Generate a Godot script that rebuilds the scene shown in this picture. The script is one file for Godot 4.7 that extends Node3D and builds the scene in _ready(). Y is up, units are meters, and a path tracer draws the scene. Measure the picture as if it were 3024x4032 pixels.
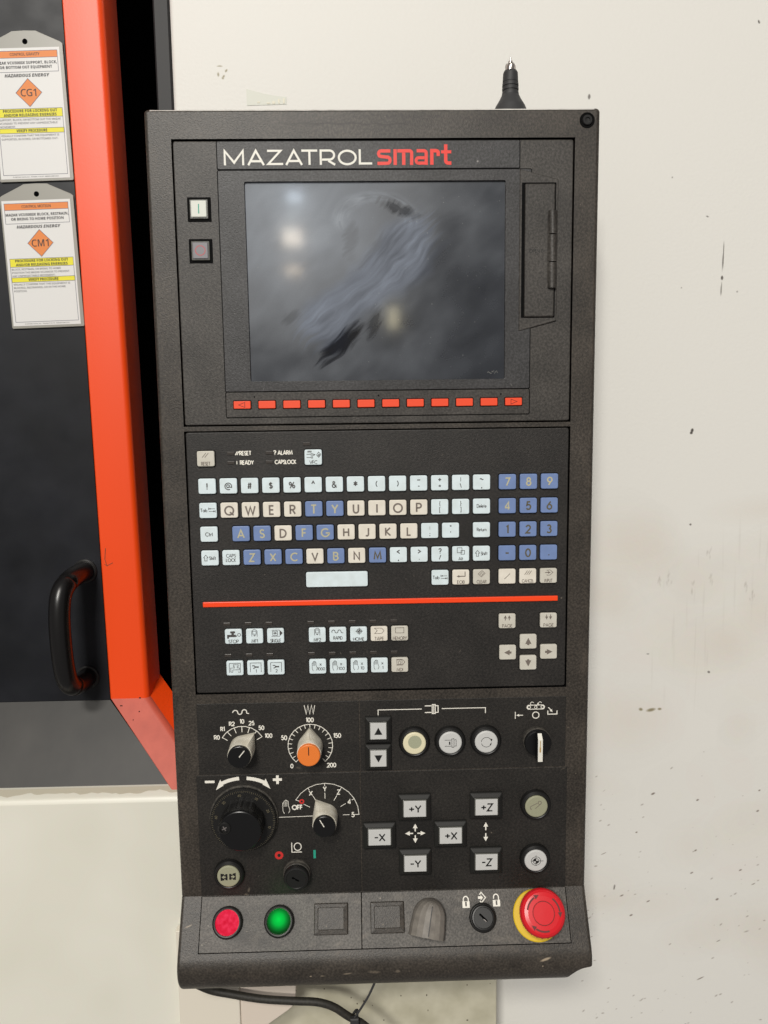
extends Node3D
# Close-up of a machine tool's control panel. Lengths in the code are millimetres on the panel's face
# (x to the right, y up, z out of the panel); K turns them into metres.
const K := 0.001
const BASE := 860.5            # the panel's foot lies this far under the top of its screen module
const FOOT := 0.64             # height of the panel's foot above the shop floor (m)
const TH := 0.541              # tilt of the lower button shelf
var panel: Node3D
var M := {}
var names := {}
var uvo := Vector2.ZERO
var ICON := {}
var GLYPH := {}

# ------------------------------------------------------------------ _ready
func _ready() -> void:
	# camera
	var cam := Camera3D.new()
	cam.name = "camera"
	cam.fov = 67.31
	cam.near = 0.02
	cam.far = 80.0
	var top := FOOT + BASE * K
	var bs := Basis(Vector3.UP, -0.023642) * Basis(Vector3.RIGHT, -0.122073) * Basis(Vector3.BACK, -0.013116)
	cam.transform = Transform3D(bs, Vector3(-0.013236, top - 0.262849, 0.766025))
	add_child(cam)
	# air and exposure
	var we := WorldEnvironment.new()
	we.name = "environment"
	var e := Environment.new()
	e.background_mode = Environment.BG_COLOR
	e.background_color = Color(0.48, 0.47, 0.465)
	e.background_energy_multiplier = 1.0
	e.tonemap_mode = Environment.TONE_MAPPER_LINEAR
	e.tonemap_exposure = 1.05
	e.sdfgi_enabled = true
	e.ssao_enabled = true
	e.ssil_enabled = true
	we.environment = e
	add_child(we)
	# lamps of the shop hall
	hall_lamp(Vector3(-1.7, 4.7, 7.4), Vector2(1.6, 0.8), 31.0, Color(1.0, 0.99, 0.965), "long white hall lamp high up, left of and well behind the camera")
	hall_lamp(Vector3(-1.0, 4.7, 4.4), Vector2(1.1, 0.6), 13.5, Color(1.0, 0.98, 0.945), "long white hall lamp high above and just behind the camera")
	hall_lamp(Vector3(-1.42, 4.9, 15.5), Vector2(0.36, 0.30), 0.8, Color(1.0, 0.94, 0.86), "small bright hall lamp far behind the camera, middle of three in a row")
	hall_lamp(Vector3(-1.12, 4.9, 12.6), Vector2(0.24, 0.14), 0.25, Color(0.88, 0.94, 1.0), "small bluish hall lamp far behind the camera, nearest of three in a row")
	hall_lamp(Vector3(-1.72, 4.9, 19.0), Vector2(0.40, 0.16), 0.35, Color(1.0, 0.90, 0.76), "small warm hall lamp far behind the camera, farthest of three in a row")
	hall_lamp(Vector3(0.60, 3.22, 15.0), Vector2(0.16, 0.40), 0.32, Color(1.0, 0.95, 0.78), "small dim yellowish lamp far behind the camera")
	materials()
	build_font()
	build_icons()
	build_machine()
	build_panel()
	build_small_things()

# ------------------------------------------------------------------ names and things
func numbered(parent: Node, called: String) -> String:
	var key := str(parent.get_instance_id()) + called
	var n: int = names.get(key, 0)
	names[key] = n + 1
	return called if n == 0 else "%s_%03d" % [called, n]

func thing(called: String, label: String, category: String, at := Vector3.ZERO, group := "") -> Node3D:
	var o := Node3D.new()
	o.name = numbered(self, called)
	add_child(o, true)
	o.position = at
	o.set_meta("label", label)
	o.set_meta("category", category)
	if group != "":
		o.set_meta("group", group)
	return o

func part(parent: Node, called: String, mesh: Mesh, mat: Material, at := Vector3.ZERO, label := "") -> MeshInstance3D:
	var o := MeshInstance3D.new()
	o.mesh = mesh
	o.material_override = mat
	o.name = numbered(parent, called)
	o.position = at
	if label != "":
		o.set_meta("label", label)
	parent.add_child(o, true)
	return o

func on_panel(x: float, y: float, z := 0.0) -> Vector3:
	return Vector3(x, y + BASE, z) * K

func hall_lamp(at: Vector3, size: Vector2, energy: float, tint: Color, label: String) -> void:
	var t := thing("hall_lamp", label, "lamp", at, "lamps of the hall")
	var aim := Vector3(0, 1.1, 0) - at
	t.basis = Basis.looking_at(aim.normalized(), Vector3.UP)
	var b := BoxMesh.new()
	b.size = Vector3(size.x + 0.06, size.y + 0.06, 0.08)
	part(t, "lamp_housing", b, flat(Color(0.5, 0.5, 0.5), 0.5), Vector3(0, 0, 0.05))
	var q := BoxMesh.new()
	q.size = Vector3(size.x, size.y, 0.01)
	var m := flat(Color(0.9, 0.9, 0.9), 0.5)
	m.emission_enabled = true
	m.emission = tint
	m.emission_energy_multiplier = 1.0
	part(t, "diffuser", q, m, Vector3(0, 0, 0.004))
	var l := AreaLight3D.new()
	l.name = "lamp_light"
	l.area_size = size
	l.light_energy = energy
	l.light_color = tint
	l.shadow_enabled = true
	l.area_range = 40.0
	l.area_attenuation = 2.0
	l.position = Vector3(0, 0, -0.012)
	t.add_child(l)

# ------------------------------------------------------------------ materials
func flat(c: Color, rough := 0.5, metal := 0.0) -> StandardMaterial3D:
	var m := StandardMaterial3D.new()
	m.albedo_color = c
	m.roughness = rough
	m.metallic = metal
	return m

func noise_tex(freq: float, octaves: int, sd: int, size := 256, c0 := Color(0, 0, 0), c1 := Color(1, 1, 1), as_normal := false, bump := 4.0) -> NoiseTexture2D:
	var n := FastNoiseLite.new()
	n.noise_type = FastNoiseLite.TYPE_SIMPLEX_SMOOTH
	n.frequency = freq
	n.fractal_octaves = octaves
	n.seed = sd
	var t := NoiseTexture2D.new()
	t.width = size
	t.height = size
	t.seamless = true
	t.noise = n
	if as_normal:
		t.as_normal_map = true
		t.bump_strength = bump
	else:
		var g := Gradient.new()
		g.set_color(0, c0)
		g.set_color(1, c1)
		t.color_ramp = g
	return t

func grain(m: StandardMaterial3D, tex: Texture2D, strength: float) -> StandardMaterial3D:
	m.normal_enabled = true
	m.normal_texture = tex
	m.normal_scale = strength
	return m

func lit(c: Color, energy: float, tex: Texture2D = null) -> StandardMaterial3D:
	var m := flat(c, 0.35)
	m.emission_enabled = true
	m.emission_energy_multiplier = energy
	if tex:
		m.emission_texture = tex
		m.emission = Color.WHITE
		m.emission_operator = BaseMaterial3D.EMISSION_OP_MULTIPLY
	else:
		m.emission = c
	return m

func materials() -> void:
	var dirt := panel_dirt()
	var fine := noise_tex(0.30, 2, 5, 1024, Color.BLACK, Color.WHITE, true, 2.0)
	fine.height = 2048
	M.housing = textured(Color(0.86, 0.80, 0.74), dirt, 0.46)
	M.module = textured(Color(0.88, 0.845, 0.815), dirt, 0.50)
	M.bezel = textured(Color(0.80, 0.80, 0.83), dirt, 0.48)
	M.keyplate = textured(Color(0.60, 0.57, 0.55), dirt, 0.50)
	M.lowplate = textured(Color(0.56, 0.53, 0.50), dirt, 0.52)
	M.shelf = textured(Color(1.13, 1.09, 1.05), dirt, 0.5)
	for k in ["housing", "module", "bezel", "keyplate", "lowplate", "shelf"]:
		grain(M[k], fine, 0.20)
	M.black = flat(Color(0.04, 0.04, 0.042), 0.7)
	M.black.metallic_specular = 0.2
	M.soft_black = flat(Color(0.085, 0.083, 0.08), 0.42)
	M.gloss_black = flat(Color(0.05, 0.05, 0.055), 0.3)
	M.frame_black = flat(Color(0.11, 0.108, 0.10), 0.6)
	M.dusty_black = flat(Color(1, 1, 1), 0.6)
	M.dusty_black.albedo_texture = noise_tex(0.02, 4, 8, 256, Color(0.15, 0.145, 0.14), Color(0.40, 0.38, 0.345))
	M.dusty_black.uv1_triplanar = true
	M.dusty_black.uv1_scale = Vector3.ONE * 30.0
	M.dark_lens = flat(Color(0.24, 0.22, 0.205), 0.3)
	M.white_print = flat(Color(0.95, 0.935, 0.89), 0.5)
	M.logo_white = flat(Color(0.91, 0.90, 0.86), 0.45)
	M.logo_red = flat(Color(0.93, 0.22, 0.17), 0.45)
	M.red_print = flat(Color(0.80, 0.18, 0.17), 0.5)
	M.green_print = flat(Color(0.16, 0.62, 0.52), 0.5)
	M.key_white = flat(Color(0.90, 0.955, 0.975), 0.42)
	M.key_beige = flat(Color(0.935, 0.91, 0.86), 0.42)
	M.key_grey = flat(Color(0.84, 0.825, 0.78), 0.45)
	M.key_blue = flat(Color(0.475, 0.565, 0.755), 0.42)
	var smear := noise_tex(0.03, 4, 71, 256, Color(0.945, 0.94, 0.93), Color(1.0, 1.0, 1.0))
	for k in ["key_white", "key_beige", "key_grey", "key_blue"]:
		M[k].albedo_texture = smear
		M[k].uv1_triplanar = true
		M[k].uv1_world_triplanar = true
		M[k].uv1_scale = Vector3.ONE * 9.0
	M.ink = flat(Color(0.30, 0.29, 0.285), 0.5)
	M.ink_brown = flat(Color(0.46, 0.42, 0.39), 0.5)
	M.ink_black = flat(Color(0.08, 0.08, 0.08), 0.5)
	M.worn = flat(Color(0.74, 0.72, 0.60), 0.6)
	M.worn_dark = flat(Color(0.37, 0.34, 0.25), 0.6)
	M.orange_key = flat(Color(0.97, 0.32, 0.18), 0.4)
	M.orange_bar = flat(Color(1.0, 0.29, 0.10), 0.38)
	M.knob_grey = flat(Color(1, 1, 1), 0.45)
	M.knob_grey.albedo_texture = noise_tex(0.012, 4, 3, 256, Color(0.80, 0.77, 0.69), Color(0.93, 0.915, 0.87))
	M.knob_grey.uv1_triplanar = true
	M.knob_grey.uv1_scale = Vector3.ONE * 25.0
	M.knob_orange = flat(Color(0.93, 0.50, 0.20), 0.45)
	M.btn_white = flat(Color(0.80, 0.80, 0.79), 0.4)
	M.btn_old = flat(Color(0.62, 0.62, 0.52), 0.4)
	M.btn_cream = flat(Color(0.90, 0.87, 0.74), 0.35)
	M.cream_spot = flat(Color(0.66, 0.67, 0.57), 0.35)
	M.clear_grey = flat(Color(0.36, 0.36, 0.34), 0.25)
	M.cap_white = flat(Color(0.83, 0.84, 0.80), 0.4)
	M.cap_grey = flat(Color(0.46, 0.45, 0.47), 0.35)
	M.estop_red = flat(Color(0.86, 0.12, 0.16), 0.32)
	M.estop_dark = flat(Color(0.38, 0.10, 0.09), 0.5)
	M.yellow = flat(Color(0.88, 0.74, 0.10), 0.45)
	M.red_lens = lit(Color(0.93, 0.16, 0.28), 1.0, noise_tex(0.02, 4, 81, 128, Color(0.80, 0.10, 0.20), Color(0.93, 0.24, 0.36)))
	M.red_lens.roughness = 0.22
	M.green_lens = lit(Color(0.20, 0.52, 0.28), 1.0, glow_tex(Color(0.05, 0.86, 0.30), Color(0.06, 0.22, 0.09)))
	M.steel = flat(Color(0.75, 0.72, 0.70), 0.25, 0.9)
	M.bolt = flat(Color(0.20, 0.20, 0.20), 0.35, 0.6)
	M.screen = flat(Color(1, 1, 1), 1.0)
	M.screen.clearcoat_enabled = true
	M.screen.clearcoat = 0.8
	M.screen.clearcoat_roughness = 0.07
	screen_textures(M.screen)
	# the machine
	var peel := noise_tex(0.16, 2, 21, 1024, Color.BLACK, Color.WHITE, true, 1.0)
	peel.height = 2048
	M.paint = flat(Color(1, 1, 1), 0.55)
	M.paint.albedo_texture = wall_marks()
	M.paint.texture_repeat = false
	grain(M.paint, peel, 0.16)
	M.paint_low = flat(Color(1, 1, 1), 0.40)
	M.paint_low.albedo_texture = noise_tex(0.006, 3, 33, 512, Color(0.885, 0.875, 0.82), Color(0.925, 0.915, 0.87))
	M.paint_low.uv1_triplanar = true
	M.paint_low.uv1_scale = Vector3.ONE * 1.5
	M.post_paint = flat(Color(1, 1, 1), 0.5)
	M.post_paint.albedo_texture = noise_tex(0.012, 4, 35, 512, Color(0.70, 0.68, 0.59), Color(0.83, 0.81, 0.73))
	M.post_paint.uv1_triplanar = true
	M.post_paint.uv1_scale = Vector3.ONE * 3.0
	M.flange_paint = flat(Color(0.90, 0.87, 0.81), 0.5)
	M.flange_side = flat(Color(0.87, 0.82, 0.765), 0.5)
	M.door = flat(Color(1, 1, 1), 0.42)
	M.door.metallic_specular = 0.38
	M.door.albedo_texture = noise_tex(0.008, 5, 41, 512, Color(0.07, 0.075, 0.09), Color(0.125, 0.13, 0.15))
	M.door.uv1_triplanar = true
	M.door.uv1_scale = Vector3.ONE * 2.2
	M.door.roughness = 1.0
	M.door.roughness_texture = noise_tex(0.02, 4, 42, 512, Color(0.38, 0.38, 0.38), Color(0.50, 0.50, 0.50))
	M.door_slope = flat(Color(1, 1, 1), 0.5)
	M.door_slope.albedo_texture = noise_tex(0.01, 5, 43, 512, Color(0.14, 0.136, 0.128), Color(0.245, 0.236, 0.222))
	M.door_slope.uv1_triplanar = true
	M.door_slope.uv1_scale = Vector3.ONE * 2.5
	M.orange = flat(Color(0.97, 0.30, 0.05), 0.42)
	grain(M.orange, peel, 0.12)
	M.orange_sheen = flat(Color(1, 1, 1), 0.55)  # slope face of the frame: its pale sheen is put into the colour
	M.orange_sheen.albedo_texture = noise_tex(0.015, 4, 45, 256, Color(0.72, 0.31, 0.24), Color(0.82, 0.38, 0.30))
	M.orange_sheen.uv1_triplanar = true
	M.orange_sheen.uv1_scale = Vector3.ONE * 8.0
	M.seal = flat(Color(0.15, 0.15, 0.155), 0.6)
	M.pit = flat(Color(0.02, 0.02, 0.024), 0.8)
	M.pit.metallic_specular = 0.12
	M.handle = flat(Color(0.06, 0.055, 0.055), 0.3)
	M.lam = flat(Color(0.60, 0.59, 0.555), 0.35)
	M.paper = flat(Color(0.88, 0.875, 0.865), 0.45)
	M.tag_orange = flat(Color(0.90, 0.52, 0.22), 0.5)
	M.tag_yellow = flat(Color(0.92, 0.88, 0.16), 0.5)
	M.tag_ink = flat(Color(0.13, 0.12, 0.14), 0.5)
	M.tag_small = flat(Color(0.42, 0.41, 0.43), 0.5)
	M.tag_line = flat(Color(0.35, 0.34, 0.42), 0.5)
	M.cable = flat(Color(1, 1, 1), 0.6)
	M.cable.albedo_texture = noise_tex(0.05, 3, 51, 256, Color(0.10, 0.095, 0.085), Color(0.24, 0.225, 0.19))
	M.cable.uv1_triplanar = true
	M.cable.uv1_scale = Vector3.ONE * 20.0
	M.boot = flat(Color(0.20, 0.20, 0.205), 0.6)
	M.tape = flat(Color(0.845, 0.85, 0.805), 0.5)

func textured(c: Color, t: Texture2D, rough: float) -> StandardMaterial3D:
	var m := flat(c, rough)
	m.albedo_texture = t
	return m

func glow_tex(inner: Color, outer: Color) -> GradientTexture2D:
	var t := GradientTexture2D.new()
	var g := Gradient.new()
	g.set_color(0, inner)
	g.set_color(1, outer)
	g.add_point(0.45, inner.lerp(outer, 0.25))
	t.gradient = g
	t.width = 64
	t.height = 64
	t.fill = GradientTexture2D.FILL_RADIAL
	t.fill_from = Vector2(0.5, 0.42)
	t.fill_to = Vector2(0.5, 0.95)
	return t

func fnl(freq: float, oct: int, sd: int) -> FastNoiseLite:
	var n := FastNoiseLite.new()
	n.noise_type = FastNoiseLite.TYPE_SIMPLEX_SMOOTH
	n.frequency = freq
	n.fractal_octaves = oct
	n.seed = sd
	return n

func blot(im: Image, x: float, y: float, rx: float, ry: float, ang: float, c: Color, a: float, soft := 0.5) -> void:
	# a stain with a soft edge, in pixels
	var r := maxf(rx, ry) + 1.0
	var ca := cos(ang)
	var sa := sin(ang)
	for j in range(maxi(0, int(y - r)), mini(im.get_height(), int(y + r) + 2)):
		for i in range(maxi(0, int(x - r)), mini(im.get_width(), int(x + r) + 2)):
			var dx := (i + 0.5 - x)
			var dy := (j + 0.5 - y)
			var d := Vector2((dx * ca + dy * sa) / rx, (-dx * sa + dy * ca) / ry).length()
			if d < 1.0:
				var k := a * clampf((1.0 - d) / soft, 0.0, 1.0)
				im.set_pixel(i, j, im.get_pixel(i, j).lerp(c, k))

const DW := 880
const DH := 1840
func dpx(x: float, y: float) -> Vector2:
	return Vector2((x + 220.0) * 2.0, (35.0 - y) * 2.0)

func panel_dirt() -> ImageTexture:
	# dust, grease and chips over the whole face of the panel, half a millimetre to the pixel
	var im := Image.create_empty(DW, DH, false, Image.FORMAT_RGB8)
	var n1 := fnl(0.008, 4, 11).get_image(DW, DH)
	var n2 := fnl(0.16, 2, 12).get_image(DW, DH)
	n1.convert(Image.FORMAT_L8)
	n2.convert(Image.FORMAT_L8)
	var a := n1.get_data()
	var b := n2.get_data()
	var out := PackedByteArray()
	out.resize(DW * DH * 3)
	for i in DW * DH:
		var v := 68.0 + (a[i] - 128) * 0.09 + (b[i] - 128) * 0.19
		var w := int(v)
		out[i * 3] = w + 1
		out[i * 3 + 1] = w
		out[i * 3 + 2] = w - 2
	im.set_data(DW, DH, false, Image.FORMAT_RGB8, out)
	var rng := RandomNumberGenerator.new()
	rng.seed = 77
	var grease := Color(0.12, 0.115, 0.11)
	# grease round the most used keys and knobs
	for g in [[-164, -299, 14, 12], [19, -481, 17, 14], [19, -515, 15, 12], [10, -492, 24, 20], [-146, -600, 20, 20], [-75, -600, 20, 20], [-92, -740, 20, 20], [161, -600, 20, 19], [33, -700, 40, 34], [-50, -500, 30, 22], [-90, -380, 80, 40], [120, -385, 60, 50]]:
		var p := dpx(g[0], g[1])
		blot(im, p.x, p.y, g[2] * 2.0, g[3] * 2.0, 0.0, grease, 0.55, 0.9)
	for g in [[-163, -789, 23, 20], [-110, -789, 24, 20], [47, -790, 24, 20], [103, -791, 20, 18], [160, -790, 30, 24], [-140, -806, 40, 10]]:
		var p := dpx(g[0], g[1])
		blot(im, p.x, p.y, g[2] * 2.0, g[3] * 2.0, 0.3, grease, 0.5, 0.7)
	# wiped and dusty patches
	var dust := Color(0.45, 0.435, 0.41)
	for k in 110:
		var p := dpx(rng.randf_range(-205, 205), rng.randf_range(-835, -768))
		blot(im, p.x, p.y, rng.randf_range(4, 26), rng.randf_range(3, 12), rng.randf_range(-0.6, 0.6), dust if rng.randf() < 0.6 else grease, rng.randf_range(0.12, 0.42), 1.0)
	for k in 40:
		var p := dpx(rng.randf_range(-205, 205), rng.randf_range(-760, 20))
		blot(im, p.x, p.y, rng.randf_range(10, 60), rng.randf_range(6, 30), rng.randf_range(-0.5, 0.5), dust if rng.randf() < 0.5 else grease, rng.randf_range(0.02, 0.08), 1.0)
	for k in 170:
		var y := rng.randf_range(-760, 22)
		var p := dpx(rng.randf_range(206, 214) * (-1.0 if rng.randf() < 0.5 else 1.0), y)
		if k % 4 == 0:
			p = dpx(rng.randf_range(-210, 210), rng.randf_range(15, 23))
		blot(im, p.x, p.y, rng.randf_range(3, 9), rng.randf_range(8, 40) if k % 4 else rng.randf_range(3, 8), 0.0, dust, rng.randf_range(0.08, 0.26), 1.0)
	for k in 5:
		blot(im, 750.0 + k * 12, 1040 + 6 * sin(k * 2.0) + 10, 10, 4, -0.3, dust, 0.3, 1.0)
	# dark scuff across the top edge
	for k in 46:
		var p := dpx(-84.0 + k * 2.55, 13.3 - 0.6 * sin(k * 0.7) - (0.0 if k < 30 else 0.8))
		blot(im, p.x, p.y, 6.0, 2.6 if k < 26 else 1.6, 0.05, Color(0.15, 0.14, 0.12), rng.randf_range(0.35, 0.8), 0.8)
	for k in 30:
		var p := dpx(rng.randf_range(-60, 60), rng.randf_range(17, 21))
		blot(im, p.x, p.y, rng.randf_range(2, 9), 1.2, 0.0, Color(0.13, 0.12, 0.11), 0.5, 0.8)
	# lint and chips
	var chip := Color(0.78, 0.76, 0.71)
	for k in 240:
		var p := dpx(rng.randf_range(-208, 208), rng.randf_range(-852, -300) if k < 200 else rng.randf_range(-300, 20))
		var s := rng.randf()
		blot(im, p.x, p.y, 0.8 + 1.3 * s * s + (3.0 if rng.randf() < 0.12 else 0.0), 0.7 + 0.4 * s, rng.randf_range(-3, 3), chip, rng.randf_range(0.25, 0.75), 0.6)
	for c in [[185.5, -448.5, 2.2, 1.8, 0.0, 1.0], [114.5, -701.5, 2.0, 2.0, 0.0, 1.0], [-71, -452, 9, 1.0, 0.1, 0.5], [190, -632, 8, 1.1, -0.3, 0.6], [-206, -789, 10, 1.5, -0.3, 0.8], [166, -824, 15, 3.2, -0.3, 0.95], [163, -831, 2.0, 2.0, 0, 0.9], [-78, -835, 3, 2, 0, 0.9], [-66, -835, 5, 1.6, 0, 0.7], [-40, -833, 12, 2, -0.1, 0.6], [-12, -832, 16, 4, 0.1, 0.35], [12, -832, 6, 4, 0, 0.4], [-144, -759, 3.2, 7, 0.25, 0.7], [-147, -764, 6, 3, 0, 0.6], [-88, -624, 7, 3, 0.2, 0.5], [-178, -448, 3, 1, -0.3, 0.9], [98.5, -21.5, 2.4, 2.4, 0, 0.9]]:
		var p := dpx(c[0], c[1])
		blot(im, p.x, p.y, c[2], c[3], c[4], chip, c[5], 0.5)
	return ImageTexture.create_from_image(im)

func wall_marks() -> ImageTexture:
	# splashes, scuffs and runs on the white cover; 840 x 1500 mm from (-230, 350)
	var w := 1050
	var h := 1875
	var im := Image.create_empty(w, h, false, Image.FORMAT_RGB8)
	im.fill(Color(0.905, 0.897, 0.874))
	var rng := RandomNumberGenerator.new()
	rng.seed = 5
	var brown := Color(0.42, 0.37, 0.33)
	var q := func(x, y): return Vector2((x + 230.0) * 1.25, (350.0 - y) * 1.25)
	# faint runs and rubbed patches; warm floor bounce is painted in with them
	for k in 60:
		var p: Vector2 = q.call(rng.randf_range(230, 560), rng.randf_range(-1000, -380))
		blot(im, p.x, p.y, rng.randf_range(30, 120), rng.randf_range(20, 70), rng.randf_range(-0.4, 0.4), Color(0.86, 0.825, 0.78) if rng.randf() < 0.6 else Color(0.90, 0.885, 0.85), rng.randf_range(0.12, 0.34), 1.0)
	for k in 26:
		var p: Vector2 = q.call(rng.randf_range(330, 500), rng.randf_range(-640, -400))
		blot(im, p.x, p.y, rng.randf_range(1.0, 2.2), rng.randf_range(8, 55), rng.randf_range(-0.04, 0.04), Color(0.70, 0.67, 0.63), rng.randf_range(0.08, 0.2), 1.0)
	for s in [[349, -463], [361, -467], [413, -462], [409, -436], [392, -479], [456, -481], [466, -486]]:
		for k in 5:
			var p: Vector2 = q.call(s[0] + rng.randf_range(-3, 3), s[1] + rng.randf_range(-9, 9))
			blot(im, p.x, p.y, 1.6, rng.randf_range(3, 8), rng.randf_range(-0.3, 0.3), Color(0.60, 0.57, 0.53), 0.22, 0.9)
	# splashes of coolant, driven up to the right
	for k in 130:
		var p: Vector2 = q.call(rng.randf_range(262, 545), -690 - 390 * pow(rng.randf(), 0.8))
		var s := rng.randf()
		blot(im, p.x, p.y, 1.3 + 2.6 * s * s + (2.0 if rng.randf() < 0.1 else 0.0), 0.7 + 0.9 * s * s, rng.randf_range(-0.75, -0.05), brown, 0.12 + 0.4 * s, 0.8)
	for s in [[349, -746, 4.2, 1.9], [407, -756, 3.0, 1.6], [486, -773, 3.0, 1.6], [329, -798, 2.4, 1.3], [467, -854, 3.3, 1.4], [403, -856, 3.3, 1.3], [438, -894, 3.3, 2.0], [312, -885, 3.9, 1.3], [347, -894, 3.7, 1.2], [325, -913, 3.4, 1.6], [407, -825, 2.7, 1.4], [420, -1006, 8.0, 1.1], [487, -745, 2.4, 1.3], [442, -953, 4.4, 0.8], [485, -874, 4.2, 0.9], [287, -826, 6.0, 0.6]]:
		var p: Vector2 = q.call(s[0], s[1])
		blot(im, p.x, p.y, s[2], s[3], -0.45, brown, 0.8, 0.5)
	# single marks
	var dark := Color(0.30, 0.28, 0.26)
	for s in [[383, -283, 2.4, 3.4, 0.2, 1.0], [382, -286, 2.6, 2.2, 0.0, 1.0], [385, -398, 1.9, 1.8, 0, 0.8], [250, 99, 2.0, 4.2, 0.05, 0.75], [443, 179, 1.4, 3.0, -0.4, 0.9], [392, -34, 2.6, 1.0, 0.4, 0.7], [412.6, -80, 0.9, 24, 0.02, 0.85], [412.2, -104, 2.0, 3.6, 0, 0.9], [411.7, -117, 0.9, 12, 0.02, 0.6], [349, 10, 1.1, 1.1, 0, 0.6], [431, -120, 1.4, 1.4, 0, 0.5], [364, -115, 1.2, 1.2, 0, 0.5], [415, -586, 2.6, 2.0, 0.4, 0.7], [337, -561, 2.6, 0.9, 0, 0.7], [302, -873, 1.6, 5.6, 0.15, 0.6]]:
		var p: Vector2 = q.call(s[0], s[1])
		blot(im, p.x, p.y, s[2], s[3], s[4], dark, s[5], 0.4)
	for s in [[-172, 124, 1.6, 3.5, 0], [-163, 128, 3, 1.6, -0.9], [-166, 122, 2.6, 1.6, -0.9], [-167, 120, 2, 1.6, 0.3], [-170, 133, 5, 0.9, 0.0], [330, -633, 4, 3.0, 0.3], [343, -634, 9, 3.4, -0.2], [354, -633, 4, 2.4, 0]]:
		var p: Vector2 = q.call(s[0], s[1])
		blot(im, p.x, p.y, s[2], s[3], s[4], Color(0.50, 0.46, 0.34), 0.8, 0.6)
	return ImageTexture.create_from_image(im)

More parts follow.
